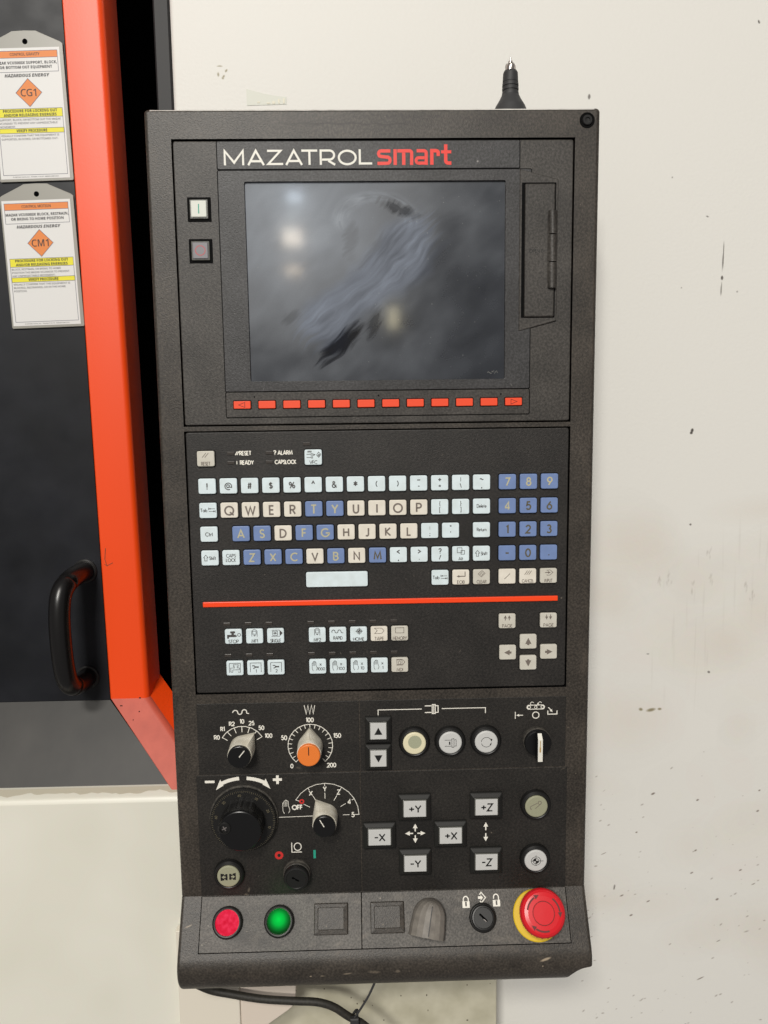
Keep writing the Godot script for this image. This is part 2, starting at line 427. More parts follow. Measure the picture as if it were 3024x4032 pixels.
func screen_textures(m: StandardMaterial3D) -> void:
	# the dust film on the switched-off screen: rubbed in slanting wipes, and rubbed away in places
	var w := 640
	var h := 480
	var al := Image.create_empty(w, h, false, Image.FORMAT_RGB8)
	var ro := Image.create_empty(w, h, false, Image.FORMAT_RGB8)
	var big := fnl(0.006, 3, 3)
	var wipe := fnl(0.02, 3, 4)
	var thin := fnl(0.09, 3, 6)
	var speck := fnl(0.2, 2, 9)
	var dir := Vector2(cos(-0.72), sin(-0.72))
	var prp := Vector2(-dir.y, dir.x)
	for j in h:
		for i in w:
			var p := Vector2(i, j)
			var u := p.dot(dir) + 14.0 * big.get_noise_2d(i * 0.8, j * 0.8 + 300.0)
			var v := p.dot(prp) + 20.0 * big.get_noise_2d(i * 0.8 + 500.0, j * 0.8)
			var film := 0.40 + 0.08 * big.get_noise_2d(i, j) + 0.11 * wipe.get_noise_2d(u * 0.25 + 40.0, v * 0.5) + 0.02 * speck.get_noise_2d(i, j)
			# brighter at the upper left: the haze of the lamps put into the colour
			film += 0.66 * clampf(1.0 - Vector2((i - 110.0) / 360.0, (j - 80.0) / 330.0).length(), 0.0, 1.0)
			# the band of slanting wipes from lower left to upper right, hooking over at its top
			var mid := Vector2(300, 245)
			var across := absf(v - mid.dot(prp)) / (58.0 + 26.0 * wipe.get_noise_2d(u * 0.3, 7.0))
			var along := absf(u - mid.dot(dir)) / (200.0 + 50.0 * thin.get_noise_2d(v * 0.8, 3.0))
			var band := clampf(1.25 - across, 0.0, 1.0) * clampf((1.1 - along) * 3.0, 0.0, 1.0)
			var streak := wipe.get_noise_2d(u * 0.16, v * 0.8) * 0.55 + thin.get_noise_2d(u * 0.09, v * 0.8) * 0.4
			film += band * (0.15 + 0.36 * streak)
			var band2 := clampf(1.2 - absf(v - Vector2(405, 175).dot(prp)) / 40.0, 0.0, 1.0) * clampf(1.2 - absf(u - Vector2(405, 175).dot(dir)) / 90.0, 0.0, 1.0)
			film += band2 * (0.10 + 0.28 * streak)
			var hook := absf(Vector2((i - 318.0) / 88.0, (j - 92.0) / 58.0).length() - 1.0)
			if j < 124:
				film += clampf((124.0 - j) / 45.0, 0.0, 1.0) * clampf(1.0 - hook / 0.34, 0.0, 1.0) * (0.16 + 0.25 * thin.get_noise_2d(atan2(j - 92.0, i - 318.0) * 14.0, hook * 60.0))
			# wiped clean: under the hook, at the lower end of the band and beside it
			for c in [[372.0, 62.0, 46.0, 13.0, 0.35, 0.55], [228.0, 388.0, 64.0, 20.0, -0.72, 0.95], [312.0, 338.0, 16.0, 36.0, 0.25, 0.45], [178.0, 328.0, 30.0, 11.0, -0.6, 0.25], [104.0, 322.0, 24.0, 12.0, -0.5, 0.25], [335.0, 150.0, 60.0, 18.0, -0.75, 0.3], [255.0, 140.0, 16.0, 40.0, 0.1, 0.2]]:
				var d := p - Vector2(c[0], c[1])
				var e := Vector2((d.x * cos(c[4]) + d.y * sin(c[4])) / c[2], (-d.x * sin(c[4]) + d.y * cos(c[4])) / c[3]).length()
				if e < 1.5:
					film *= 1.0 - minf(1.0, c[5]) * clampf((1.4 - e) * 1.1 + 0.7 * thin.get_noise_2d(u * 0.10, v * 0.9), 0.0, 1.0) * clampf((1.5 - e) * 6.0, 0.0, 1.0)
			film *= 1.0 - 0.35 * clampf((i - 330.0) / 260.0, 0.0, 1.0) * clampf((j - 60.0) / 200.0, 0.0, 1.0)
			film = clampf(film, 0.03, 1.1)
			var g := 0.05 + 0.55 * film
			var cool := clampf(band + 0.45, 0.0, 1.0) * 0.045
			al.set_pixel(i, j, Color(g * 0.955 - cool * 0.6, g * 0.98 - cool * 0.1, g + cool))
			var r := 0.09 + 0.62 * film
			ro.set_pixel(i, j, Color(r, r, r))
	var rng := RandomNumberGenerator.new()
	rng.seed = 31
	for k in 70:
		var x := rng.randf_range(300, 630) if k < 50 else rng.randf_range(10, 630)
		var y := rng.randf_range(20, 460)
		blot(al, x, y, rng.randf_range(0.8, 2.4), rng.randf_range(0.8, 1.6), rng.randf() * 3.0, Color(0.6, 0.6, 0.58), rng.randf_range(0.2, 0.7), 0.6)
	for k in 12:
		blot(al, 598 + k * 2.2, 466 - rng.randf() * 7.0, 2.4, 1.2, rng.randf() * 3.0, Color(0.62, 0.61, 0.57), 0.7, 0.6)
	m.albedo_texture = ImageTexture.create_from_image(al)
	m.roughness_texture = ImageTexture.create_from_image(ro)
	m.roughness_texture_channel = BaseMaterial3D.TEXTURE_CHANNEL_RED

# ------------------------------------------------------------------ mesh helpers (millimetres in, metres out)
func start() -> SurfaceTool:
	var st := SurfaceTool.new()
	st.begin(Mesh.PRIMITIVE_TRIANGLES)
	st.set_smooth_group(0xFFFFFFFF)
	return st

func done(st: SurfaceTool, normals := true) -> ArrayMesh:
	if normals:
		st.generate_normals()
	return st.commit()

func vx(st: SurfaceTool, p: Vector3) -> void:
	st.set_uv(Vector2((p.x + uvo.x + 220.0) / 440.0, (35.0 - p.y - uvo.y) / 920.0))
	st.add_vertex(p * K)

func tri(st: SurfaceTool, a: Vector3, b: Vector3, c: Vector3) -> void:
	vx(st, a)
	vx(st, b)
	vx(st, c)

func quad(st: SurfaceTool, a: Vector3, b: Vector3, c: Vector3, d: Vector3) -> void:
	# a b c d counter-clockwise as seen from the front
	tri(st, a, c, b)
	tri(st, a, d, c)

func rr(cx: float, cy: float, w: float, h: float, r: float, n := 3) -> PackedVector2Array:
	var out := PackedVector2Array()
	r = clampf(r, 0.01, minf(w, h) / 2.0)
	for k in 4:
		var c := Vector2(cx + (w / 2 - r) * (1 if k == 0 or k == 3 else -1), cy + (h / 2 - r) * (1 if k < 2 else -1))
		for i in n + 1:
			var a := PI / 2 * (k + float(i) / n)
			out.append(c + Vector2(cos(a), sin(a)) * r)
	return out

func circ(cx: float, cy: float, r: float, n := 32, ry := -1.0) -> PackedVector2Array:
	var out := PackedVector2Array()
	for i in n:
		var a := TAU * i / n
		out.append(Vector2(cx + r * cos(a), cy + (r if ry < 0 else ry) * sin(a)))
	return out

func lift(pts: PackedVector2Array, z: float) -> PackedVector3Array:
	var out := PackedVector3Array()
	for p in pts:
		out.append(Vector3(p.x, p.y, z))
	return out

func loft(st: SurfaceTool, rings: Array, cap_last := true, cap_first := false, smooth := false) -> void:
	# rings run counter-clockwise as seen from the end that is reached last
	for k in rings.size() - 1:
		st.set_smooth_group(k + 1 if smooth else 0xFFFFFFFF)
		var a: PackedVector3Array = rings[k]
		var b: PackedVector3Array = rings[k + 1]
		for i in a.size():
			var j := (i + 1) % a.size()
			quad(st, a[i], a[j], b[j], b[i])
	st.set_smooth_group(0xFFFFFFFF)
	if cap_last:
		fan(st, rings[-1], false)
	if cap_first:
		fan(st, rings[0], true)

func fan(st: SurfaceTool, r: PackedVector3Array, flip: bool) -> void:
	var c := Vector3.ZERO
	for p in r:
		c += p
	c /= r.size()
	for i in r.size():
		var j := (i + 1) % r.size()
		if flip:
			tri(st, c, r[i], r[j])
		else:
			tri(st, c, r[j], r[i])

func slab(st: SurfaceTool, cx: float, cy: float, w: float, h: float, r: float, z0: float, z1: float, b := 0.4) -> void:
	loft(st, [lift(rr(cx, cy, w, h, r), z0), lift(rr(cx, cy, w, h, r), z1 - b), lift(rr(cx, cy, w - b * 0.7, h - b * 0.7, r), z1 - b * 0.3), lift(rr(cx, cy, w - 2 * b, h - 2 * b, maxf(r - b, 0.05)), z1)])

func slab_mesh(w: float, h: float, r: float, z0: float, z1: float, b := 0.4, cx := 0.0, cy := 0.0) -> ArrayMesh:
	var st := start()
	slab(st, cx, cy, w, h, r, z0, z1, b)
	return done(st)

func lathe(st: SurfaceTool, prof: Array, cx := 0.0, cy := 0.0, n := 40, cap := true) -> void:
	# prof: [radius, z] from the back to the front
	var rings := []
	for p in prof:
		rings.append(lift(circ(cx, cy, maxf(p[0], 0.01), n), p[1]))
	loft(st, rings, cap, false, true)

func lathe_mesh(prof: Array, n := 40) -> ArrayMesh:
	var st := start()
	lathe(st, prof, 0, 0, n)
	return done(st)

func poly(st: SurfaceTool, pts: PackedVector2Array, z: float) -> void:
	var t := Geometry2D.triangulate_polygon(pts)
	for i in range(0, t.size(), 3):
		var a := pts[t[i]]
		var b := pts[t[i + 1]]
		var c := pts[t[i + 2]]
		if (b - a).cross(c - a) > 0:
			tri(st, Vector3(a.x, a.y, z), Vector3(c.x, c.y, z), Vector3(b.x, b.y, z))
		else:
			tri(st, Vector3(a.x, a.y, z), Vector3(b.x, b.y, z), Vector3(c.x, c.y, z))

func extrude(st: SurfaceTool, pts: PackedVector2Array, z0: float, z1: float, bevel := 0.0) -> void:
	if Geometry2D.is_polygon_clockwise(pts):
		pts.reverse()
	var inner := pts
	if bevel > 0.0:
		inner = PackedVector2Array()
		var n := pts.size()
		for i in n:
			var d0 := (pts[i] - pts[(i + n - 1) % n]).normalized()
			var d1 := (pts[(i + 1) % n] - pts[i]).normalized()
			var out := (Vector2(d0.y, -d0.x) + Vector2(d1.y, -d1.x)).normalized()
			inner.append(pts[i] - out * bevel / maxf(0.4, out.dot(Vector2(d1.y, -d1.x))))
	if bevel > 0.0:
		loft(st, [lift(pts, z0), lift(pts, z1 - bevel), lift(inner, z1)], false)
	else:
		loft(st, [lift(pts, z0), lift(pts, z1)], false)
	poly(st, inner, z1)

func extrude_mesh(pts: PackedVector2Array, z0: float, z1: float, bevel := 0.0) -> ArrayMesh:
	var st := start()
	extrude(st, pts, z0, z1, bevel)
	return done(st)

func box(st: SurfaceTool, x0: float, x1: float, y0: float, y1: float, z0: float, z1: float, b := 0.0) -> void:
	var o := PackedVector2Array([Vector2(x1, y1), Vector2(x0, y1), Vector2(x0, y0), Vector2(x1, y0)])
	if b > 0.0:
		var i := PackedVector2Array([Vector2(x1 - b, y1 - b), Vector2(x0 + b, y1 - b), Vector2(x0 + b, y0 + b), Vector2(x1 - b, y0 + b)])
		loft(st, [lift(o, z0), lift(o, z1 - b), lift(i, z1)], true, true)
	else:
		loft(st, [lift(o, z0), lift(o, z1)], true, true)

func ribbon(st: SurfaceTool, pts: PackedVector2Array, w: float, z: float, closed := false) -> void:
	# a printed line of width w, mitred at its bends
	var tidy := PackedVector2Array()
	for p in pts:
		if tidy.is_empty() or tidy[-1].distance_to(p) > 0.02:
			tidy.append(p)
	pts = tidy
	var n := pts.size()
	if n < 2:
		return
	var l := PackedVector3Array()
	var r := PackedVector3Array()
	for i in n:
		var d0 := (pts[i] - pts[i - 1]).normalized() if i > 0 else ((pts[0] - pts[n - 1]).normalized() if closed else (pts[1] - pts[0]).normalized())
		var d1 := (pts[i + 1] - pts[i]).normalized() if i < n - 1 else ((pts[0] - pts[n - 1]).normalized() if closed else d0)
		var t := (d0 + d1)
		t = t.normalized() if t.length() > 0.05 else d0
		var nn := Vector2(-t.y, t.x)
		var m := w / 2.0 / maxf(0.42, nn.dot(Vector2(-d1.y, d1.x)))
		l.append(Vector3(pts[i].x + nn.x * m, pts[i].y + nn.y * m, z))
		r.append(Vector3(pts[i].x - nn.x * m, pts[i].y - nn.y * m, z))
	for i in (n if closed else n - 1):
		var j := (i + 1) % n
		quad(st, r[i], r[j], l[j], l[i])

func tube(st: SurfaceTool, path: PackedVector3Array, r: float, n := 12) -> void:
	var rings := []
	for i in path.size():
		var d := (path[mini(i + 1, path.size() - 1)] - path[maxi(i - 1, 0)]).normalized()
		var side := d.cross(Vector3(0, 0, 1) if absf(d.z) < 0.9 else Vector3(1, 0, 0)).normalized()
		var up := side.cross(d).normalized()
		var ring := PackedVector3Array()
		for k in n:
			var a := TAU * k / n
			ring.append(path[i] + (side * cos(a) + up * sin(a)) * r)
		rings.append(ring)
	st.set_smooth_group(1)
	for k in rings.size() - 1:
		for i in n:
			var j := (i + 1) % n
			quad(st, rings[k][i], rings[k + 1][i], rings[k + 1][j], rings[k][j])
	st.set_smooth_group(0xFFFFFFFF)
	fan(st, rings[-1], true)
	fan(st, rings[0], false)

func curve(pts: Array, step := 4) -> PackedVector3Array:
	# Catmull-Rom through the points
	var out := PackedVector3Array()
	for i in pts.size() - 1:
		var a: Vector3 = pts[maxi(i - 1, 0)]
		var b: Vector3 = pts[i]
		var c: Vector3 = pts[i + 1]
		var d: Vector3 = pts[mini(i + 2, pts.size() - 1)]
		for k in step:
			out.append(b.cubic_interpolate(c, a, d, float(k) / step))
	out.append(pts[-1])
	return out

# ------------------------------------------------------------------ printed drawing
# "l w p p ..." a line, "o w p p ..." a closed line, "p p p ..." a filled shape; a point is x,y or
# @cx,cy,rx,ry,from,to for an arc (degrees). Parts are divided by ;
func points(words: PackedStringArray, from: int) -> PackedVector2Array:
	var out := PackedVector2Array()
	for i in range(from, words.size()):
		var w := words[i]
		if w.begins_with("@"):
			var v := w.substr(1).split_floats(",")
			var n := maxi(3, int(absf(v[5] - v[4]) / 15.0))
			for k in n + 1:
				var a := deg_to_rad(lerpf(v[4], v[5], float(k) / n))
				out.append(Vector2(v[0] + v[2] * cos(a), v[1] + v[3] * sin(a)))
		elif w != "":
			var v := w.split_floats(",")
			out.append(Vector2(v[0], v[1]))
	return out

func draw(st: SurfaceTool, code: String, at: Vector2, z: float, s := 1.0, turn := 0.0, width := 1.0, sy := -1.0) -> void:
	var layer := 0
	var sc := Vector2(s, s if sy < 0 else sy)
	for bit in code.split(";", false):
		var words := bit.strip_edges().split(" ", false)
		var kind := words[0]
		var pts := points(words, 1 if kind == "p" else 2)
		for i in pts.size():
			pts[i] = (pts[i] * sc).rotated(turn) + at
		var zz := z + layer * 0.012
		layer += 1
		if kind == "p":
			poly(st, pts, zz)
		else:
			ribbon(st, pts, float(words[1]) * s * width, zz, kind == "o")

func write(st: SurfaceTool, text: String, at: Vector2, h: float, z: float, wgt := 0.14, align := 0, turn := 0.0, xs := 1.0, gap := 0.2) -> void:
	var w := 0.0
	for ch in text:
		w += (float(GLYPH[ch][0]) if GLYPH.has(ch) else 0.35) + gap
	w -= gap
	var x := -w / 2.0 if align == 0 else (0.0 if align < 0 else -w)
	for ch in text:
		if GLYPH.has(ch):
			draw(st, GLYPH[ch][1], at + Vector2(x * h * xs, -h / 2.0).rotated(turn), z, h * xs, turn, wgt / xs, h)
			x += float(GLYPH[ch][0]) + gap
		else:
			x += 0.35 + gap

func build_font() -> void:
	var f := {
		"A": ".8|l 1 0,0 .4,1 .8,0;l 1 .15,.3 .65,.3", "B": ".56|l 1 0,0 0,1 .28,1 @.28,.76,.24,.24,90,-90 .02,.52;l 1 .28,.52 @.28,.26,.28,.26,90,-90 0,0",
		"C": ".78|l 1 @.5,.5,.5,.5,48,312", "D": ".72|o 1 0,0 0,1 .22,1 @.22,.5,.5,.5,90,-90", "E": ".46|l 1 .46,0 0,0 0,1 .46,1;l 1 0,.52 .42,.52",
		"F": ".45|l 1 0,0 0,1 .45,1;l 1 0,.52 .42,.52", "G": ".95|l 1 @.5,.5,.5,.5,45,352 .95,.46 .55,.46", "H": ".62|l 1 0,0 0,1;l 1 .62,0 .62,1;l 1 0,.52 .62,.52",
		"I": ".06|l 1 .03,0 .03,1", "J": ".34|l 1 .34,1 .34,.2 @.16,.2,.18,.2,0,-140", "K": ".6|l 1 0,0 0,1;l 1 .56,1 .04,.5 .6,0", "L": ".42|l 1 0,1 0,0 .42,0",
		"M": ".9|l 1 0,0 .12,1 .45,.15 .78,1 .9,0", "N": ".68|l 1 0,0 0,1 .68,0 .68,1", "O": "1.0|o 1 @.5,.5,.5,.5,0,345", "P": ".54|l 1 0,0 0,1 .27,1 @.27,.74,.27,.26,90,-90 0,.48",
		"Q": "1.0|o 1 @.5,.5,.5,.5,0,345;l 1 .58,.32 1.0,-.04", "R": ".56|l 1 0,0 0,1 .27,1 @.27,.75,.26,.25,90,-90 0,.5;l 1 .25,.5 .56,0",
		"S": ".52|l 1 @.27,.75,.22,.25,25,270 @.27,.25,.25,.25,90,-155", "T": ".6|l 1 0,1 .6,1;l 1 .3,1 .3,0", "U": ".58|l 1 0,1 0,.29 @.29,.29,.29,.29,180,360 .58,1",
		"V": ".74|l 1 0,1 .37,0 .74,1", "W": "1.1|l 1 0,1 .28,0 .55,.9 .82,0 1.1,1", "X": ".68|l 1 0,0 .68,1;l 1 0,1 .68,0", "Y": ".68|l 1 0,1 .34,.48 .68,1;l 1 .34,.48 .34,0", "Z": ".62|l 1 0,1 .62,1 0,0 .62,0",
		"0": ".6|o 1 @.3,.5,.3,.5,0,345", "1": ".22|l 1 0,.86 .2,1 .2,0", "2": ".56|l 1 @.28,.72,.27,.28,170,-40 0,0 .58,0", "3": ".54|l 1 @.25,.76,.22,.24,150,-90;l 1 @.25,.26,.28,.26,90,-150",
		"4": ".62|l 1 .45,0 .45,1 0,.3;l 1 -.02,.26 .62,.26", "5": ".56|l 1 .5,1 .14,1 .08,.56 @.27,.32,.28,.32,130,-150", "6": ".58|o 1 @.29,.3,.29,.3,0,340;l 1 .44,1 .1,.5", "7": ".56|l 1 0,1 .56,1 .14,0",
		"8": ".54|o 1 @.27,.76,.21,.23,0,345;o 1 @.27,.27,.27,.26,0,345", "9": ".58|o 1 @.29,.7,.29,.3,0,340;l 1 .14,0 .48,.5", "+": ".6|l 1 0,.5 .6,.5;l 1 .3,.2 .3,.8", "-": ".42|l 1 0,.5 .42,.5",
		"?": ".46|l 1 @.23,.77,.23,.23,170,-50 .23,.42 .23,.26;l 1 .23,.12 .23,0", "/": ".4|l 1 0,-.05 .4,1.05", "!": ".1|l 1 .05,1 .05,.3;l 1.1 .05,.14 .05,0", "^": ".5|l 1 0,.55 .25,1 .5,.55",
		"(": ".22|l .8 @.5,.5,.5,.62,125,235", ")": ".22|l .8 @-.28,.5,.5,.62,-55,55", "*": ".6|l 1 .3,.2 .3,1;l 1 0,.4 .6,.8;l 1 0,.8 .6,.4",
		"a": ".56|o 1 @.26,.3,.26,.3,0,340;l 1 .55,.6 .55,0", "b": ".56|o 1 @.3,.3,.26,.3,0,340;l 1 .02,1 .02,0", "c": ".44|l 1 @.28,.3,.28,.3,48,312", "e": ".54|l 1 .02,.3 .52,.3 @.27,.3,.26,.3,10,310",
		"f": ".3|l 1 .12,0 .12,.8 @.3,.8,.18,.2,180,90;l 1 0,.6 .3,.6", "h": ".48|l 1 0,0 0,1;l 1 0,.3 @.24,.36,.24,.24,180,0 .48,0", "i": ".06|l 1 .03,0 .03,.6;l 1 .03,.78 .03,.92", "l": ".06|l 1 .03,0 .03,1",
		"n": ".48|l 1 0,0 0,.6;l 1 0,.3 @.24,.36,.24,.24,180,0 .48,0", "r": ".3|l 1 0,0 0,.6;l 1 0,.35 @.22,.36,.22,.24,180,60", "t": ".3|l 1 .14,0 .14,.9;l 1 0,.6 .3,.6", "u": ".48|l 1 0,.6 0,.24 @.24,.24,.24,.24,180,360 .48,.6;l 1 .48,.3 .48,0",
		"×": ".5|l 1 .05,.15 .45,.65;l 1 .05,.65 .45,.15", "=": ".5|l 1 0,.62 .5,.62;l 1 0,.36 .5,.36", "<": ".5|l 1 .5,.85 0,.5 .5,.15", ">": ".5|l 1 0,.85 .5,.5 0,.15", ",": ".12|l 1 .1,.12 .02,-.12",
		".": ".1|l 1.2 .05,0 .05,.15", ":": ".1|l 1.1 .05,.1 .05,.25;l 1.1 .05,.55 .05,.7", ";": ".12|l 1 .1,.14 .02,-.1;l 1.1 .08,.5 .08,.65", "'": ".08|l 1 .04,.7 .04,1", "\"": ".28|l 1 .04,.65 .04,1;l 1 .24,.65 .24,1", "_": ".6|l 1 0,.5 .6,.5",
		"|": ".06|l .8 .03,0 .03,1", "\\": ".3|l .9 0,1 .3,0", "[": ".2|l .8 .2,1.1 .02,1.1 .02,-.1 .2,-.1", "]": ".2|l .8 0,1.1 .18,1.1 .18,-.1 0,-.1", "{": ".26|l .8 .26,1.1 .13,1 .13,.6 .02,.5 .13,.4 .13,0 .26,-.1", "}": ".26|l .8 0,1.1 .13,1 .13,.6 .24,.5 .13,.4 .13,0 0,-.1",
		"#": ".62|l .9 .1,0 .24,1;l .9 .38,0 .52,1;l .9 0,.33 .58,.33;l .9 .04,.67 .62,.67", "$": ".5|l 1 @.25,.69,.21,.2,25,270 @.25,.28,.24,.21,90,-155;l .8 .25,-.06 .25,1.06", "%": ".9|l .9 .12,0 .78,1;o .9 @.17,.74,.17,.22,0,340;o .9 @.73,.26,.17,.22,0,340",
		"&": ".74|l .9 .74,0 .16,.68 @.28,.8,.15,.18,210,-30;l .9 .42,.68 .2,.5 @.3,.27,.27,.27,140,300 .66,.46", "@": "1.1|l .7 .72,.68 .66,.36 @.8,.42,.12,.1,210,300 @.55,.45,.5,.5,-20,300;o .7 @.5,.48,.19,.22,0,340", "~": ".6|l .9 0,.42 @.15,.48,.15,.1,180,0 @.45,.48,.15,.1,180,360",
	}
	for k in f:
		var v: String = f[k]
		GLYPH[k] = v.split("|") if k != "|" else PackedStringArray([".06", "l .8 .03,0 .03,1"])

func arrow(x0: float, y0: float, x1: float, y1: float, w: float, head: float) -> String:
	# an arrow as one filled outline
	var a := Vector2(x0, y0)
	var b := Vector2(x1, y1)
	var d := (b - a).normalized()
	var n := Vector2(-d.y, d.x)
	var m := b - d * head * 1.15
	var s := "p"
	for p in [a + n * w / 2, a - n * w / 2, m - n * w / 2, m - n * head / 2 * 1.15, b, m + n * head / 2 * 1.15, m + n * w / 2]:
		s += " %.3f,%.3f" % [p.x, p.y]
	return s

func build_icons() -> void:
	# millimetres from the middle of the key
	ICON.vfc = "l .5 -5.5,4.6 -4.9,6.2 -4.2,4.6 -3.5,6.2 -2.8,4.6 -2.1,6.2 -1.4,4.6;l .5 -6.5,2.8 -2,2.8;l .5 -6.5,-.4 -2,-.4;o .5 -2,-1 -2,3.4 -.6,3.4 -.6,-1;" + arrow(.2, 2.3, 2.4, 2.3, .6, 2.0) + ";o .5 3.4,1.9 5.4,4.9 7.6,2.6 5.4,-.4;o .5 4.6,1.0 5.4,2.6 6.4,2.6 5.7,1.0"
	ICON.reset = "l .55 -3.4,1.0 .4,5.4;l .55 -.9,1.0 2.9,5.4"
	ICON.tab = "l .5 .7,3.0 .7,.6;" + arrow(6.9, 1.8, .8, 1.8, .45, 1.5) + ";l .5 7.1,.4 7.1,-2.0;" + arrow(.7, -.8, 7.0, -.8, .45, 1.5)
	ICON.shift = "o .5 -5.2,-2.8 -3.0,-2.8 -3.0,.4 -1.8,.4 -4.1,3.2 -6.4,.4 -5.2,.4"
	ICON.eob = "p 3.2,5.8 4.6,5.8 4.6,.9 -1.9,.9 -1.9,2.2 -4.4,.5 -1.9,-1.2 -1.9,0 4.6,0 4.6,1 3.2,1.1"
	ICON.eob = "l .9 4.2,5.6 4.2,.8 -2.0,.8;p -1.7,2.1 -4.5,.8 -1.7,-.5"
	ICON.clear = "o .5 -3.4,2.9 .4,6.4 3.6,3.4 -.2,-.1;l .5 -1.8,2.2 .9,4.8;l .5 -.3,1.2 2.3,3.7"
	ICON.slash = "l .6 -2.8,-2.6 2.8,2.9"
	ICON.cancel = "l .55 -3.4,1.2 -.5,5.4;l .55 -1.3,1.2 1.6,5.4;l .55 .8,1.2 3.7,5.4"
	ICON.input = "l .5 -1.6,6 -1.6,5.2 1.2,6.0 4.4,3.2 1.2,.4 -1.6,.4 -1.6,1.2;" + arrow(-3.6, 3.2, 2.2, 3.2, .8, 2.4)
	ICON.alt = "o .5 -3.6,1 -3.6,6 1.2,6 1.2,1;o .5 .2,-.6 .2,3.2 3.8,3.2 3.8,-.6"
	ICON.tap = "p -6.3,-2.2 -6.3,1.8 -1.9,1.8 -1.9,3.4 -3,3.4 -3,5.4 1.8,5.4 1.8,3.4 .6,3.4 .6,1.8 2.6,1.8 2.6,.9 3.6,.9 3.6,-.1 2.6,-.1 2.6,-.6 -4.6,-.6 -4.6,-2.2"
	ICON.ring = "o .55 @5.8,1.6,1.5,1.5,0,345"
	ICON.lamp = "l .5 -2.7,-.5 -2.7,4.5 @0,4.5,2.7,2.4,180,0 2.7,-.5;o .5 -1.7,2.0 -1.7,5.2 1.7,5.2 1.7,2.0;p -1.4,.9 1.4,.9 0,-.3"
	ICON.single = "l .5 -3.8,-.4 -3.8,-.6 4.2,-.6;l .5 -3.8,5.9 4.2,5.9;p 4.2,-.6 4.2,5.9 7.3,2.7;o .5 -2.8,.5 -2.8,4.8 1.9,4.8 1.9,.5;" + arrow(-2.2, 2.7, 1.6, 2.7, .8, 2.2)
	ICON.rapid = "l .65 -6,1.9 @-4.5,3.0,1.6,1.8,200,20 @-1.4,3.2,1.5,1.6,200,340 @1.6,3.0,1.6,1.8,160,20 @4.7,3.2,1.5,1.6,200,300"
	ICON.target = "o .5 @.6,3.0,2.5,2.5,0,345;o .5 @.6,3.0,1.5,1.5,0,345;l .5 -3.2,3.0 4.4,3.0;l .5 .6,-.8 .6,6.8;p .6,3.0 @.6,3.0,1.5,1.5,0,90;p .6,3.0 @.6,3.0,1.5,1.5,180,270"
	ICON.tape = "o .5 -4.6,.2 2.6,.2 5,3.1 2.6,5.8 -4.6,5.8 -1.9,3.1"
	ICON.memory = "o .5 -4.3,.4 -4.3,5.8 4.3,5.8 4.3,.4"
	ICON.mdi = "l .5 -3.6,5.8 2.6,5.8 5.2,3 2.6,-.4 -3.6,-.4;o .5 -3,.4 -3,5.1 2.3,5.1 2.3,.4;o .5 @-.3,2.3,1.3,1.7,0,340"
	ICON.coolant = "l .5 -5.6,-4.6 -5.6,5.2 5.6,5.2 5.6,-4.6;o .5 -4.2,-4 -4.2,.4 -.6,.4 -.6,1.8 -1.4,1.8 -1.4,3.8 3.4,3.8 3.4,1.8 2.4,1.8 2.4,.4 4.6,.4 4.6,-1.6 -2.2,-1.6 -2.2,-4;l .7 3.6,-3.6 4.4,-4.6"
	ICON.wrench = "l .5 -5.4,-4.4 -5.4,5.2 5.6,5.2 5.6,-4.4;l .9 -3.4,2.3 @-2,1.0,1.4,1.4,115,-115;p -1,1.6 3.2,1.6 3.2,.2 -1,.2"
	ICON.hand = "l .45 -4.7,-4.6 @-3.4,-1.6,2.2,3.0,235,175 -5.7,3.2 @-5.2,3.2,.5,.7,180,0 -4.7,4.6 @-4.2,4.6,.5,.7,180,0 -3.7,5.2 @-3.2,5.2,.5,.7,180,0 -2.7,4.6 @-2.2,4.6,.5,.7,180,0 -1.7,2.6 -1.3,.6 @-2.8,-1.4,2.2,3.0,5,-60;l .4 -4.7,4.4 -4.7,1;l .4 -3.7,4.8 -3.7,1;l .4 -2.7,4.4 -2.7,1"
	ICON.pageup = arrow(-2.0, .6, -2.0, 5.9, .8, 2.8) + ";" + arrow(2.0, .6, 2.0, 5.9, .8, 2.8)
	ICON.pagedown = arrow(-2.0, 5.9, -2.0, .6, .8, 2.8) + ";" + arrow(2.0, 5.9, 2.0, .6, .8, 2.8)
	ICON.up = arrow(0, -3.6, 0, 4.0, 2.4, 5.6)
	ICON.down = arrow(0, 3.6, 0, -4.0, 2.4, 5.6)
	ICON.left = arrow(3.8, 0, -3.8, 0, 2.2, 5.0)
	ICON.right = arrow(-3.8, 0, 3.8, 0, 2.2, 5.0)
	ICON.spindle = "l 1 -6.7,3.4 -.2,3.4;l 1 -6.7,-3.4 -.2,-3.4;o .9 .6,-4.6 .6,4.6 3.6,4.6 3.6,-4.6;l .9 3.9,3.4 6.4,3.4 6.4,-3.4 3.9,-3.4;l .8 2.1,-4.2 2.1,4.2"
	ICON.clamp = "l .5 -6,3.2 .8,3.2;l .5 -6,-3.4 .8,-3.4;o .5 1.4,-4.6 1.4,4.6 3.6,4.6 3.6,-4.6;l .5 4.2,3.4 5.8,3.4 5.8,-3.4 4.2,-3.4;p -1.6,-1.8 -1.6,1.6 -.2,1.6 -.2,-1.8"
	ICON.cycle = "l .5 @0,0,5.4,5.2,175,20;l .5 @0,0,5.4,5.2,-20,-165;p 3.6,3.9 6.2,3.2 5.2,.6;p 5.6,-.2 4.6,-3.6 3.4,-2.4"
	ICON.home = "o .5 @0,0,5.0,4.8,0,345;o .5 @0,0,3.0,2.9,0,345;l .5 -5.2,0 8.0,0;l .5 0,-5.4 0,6.6;p 0,0 @0,0,3,2.9,90,180;p 0,0 @0,0,3,2.9,270,360"
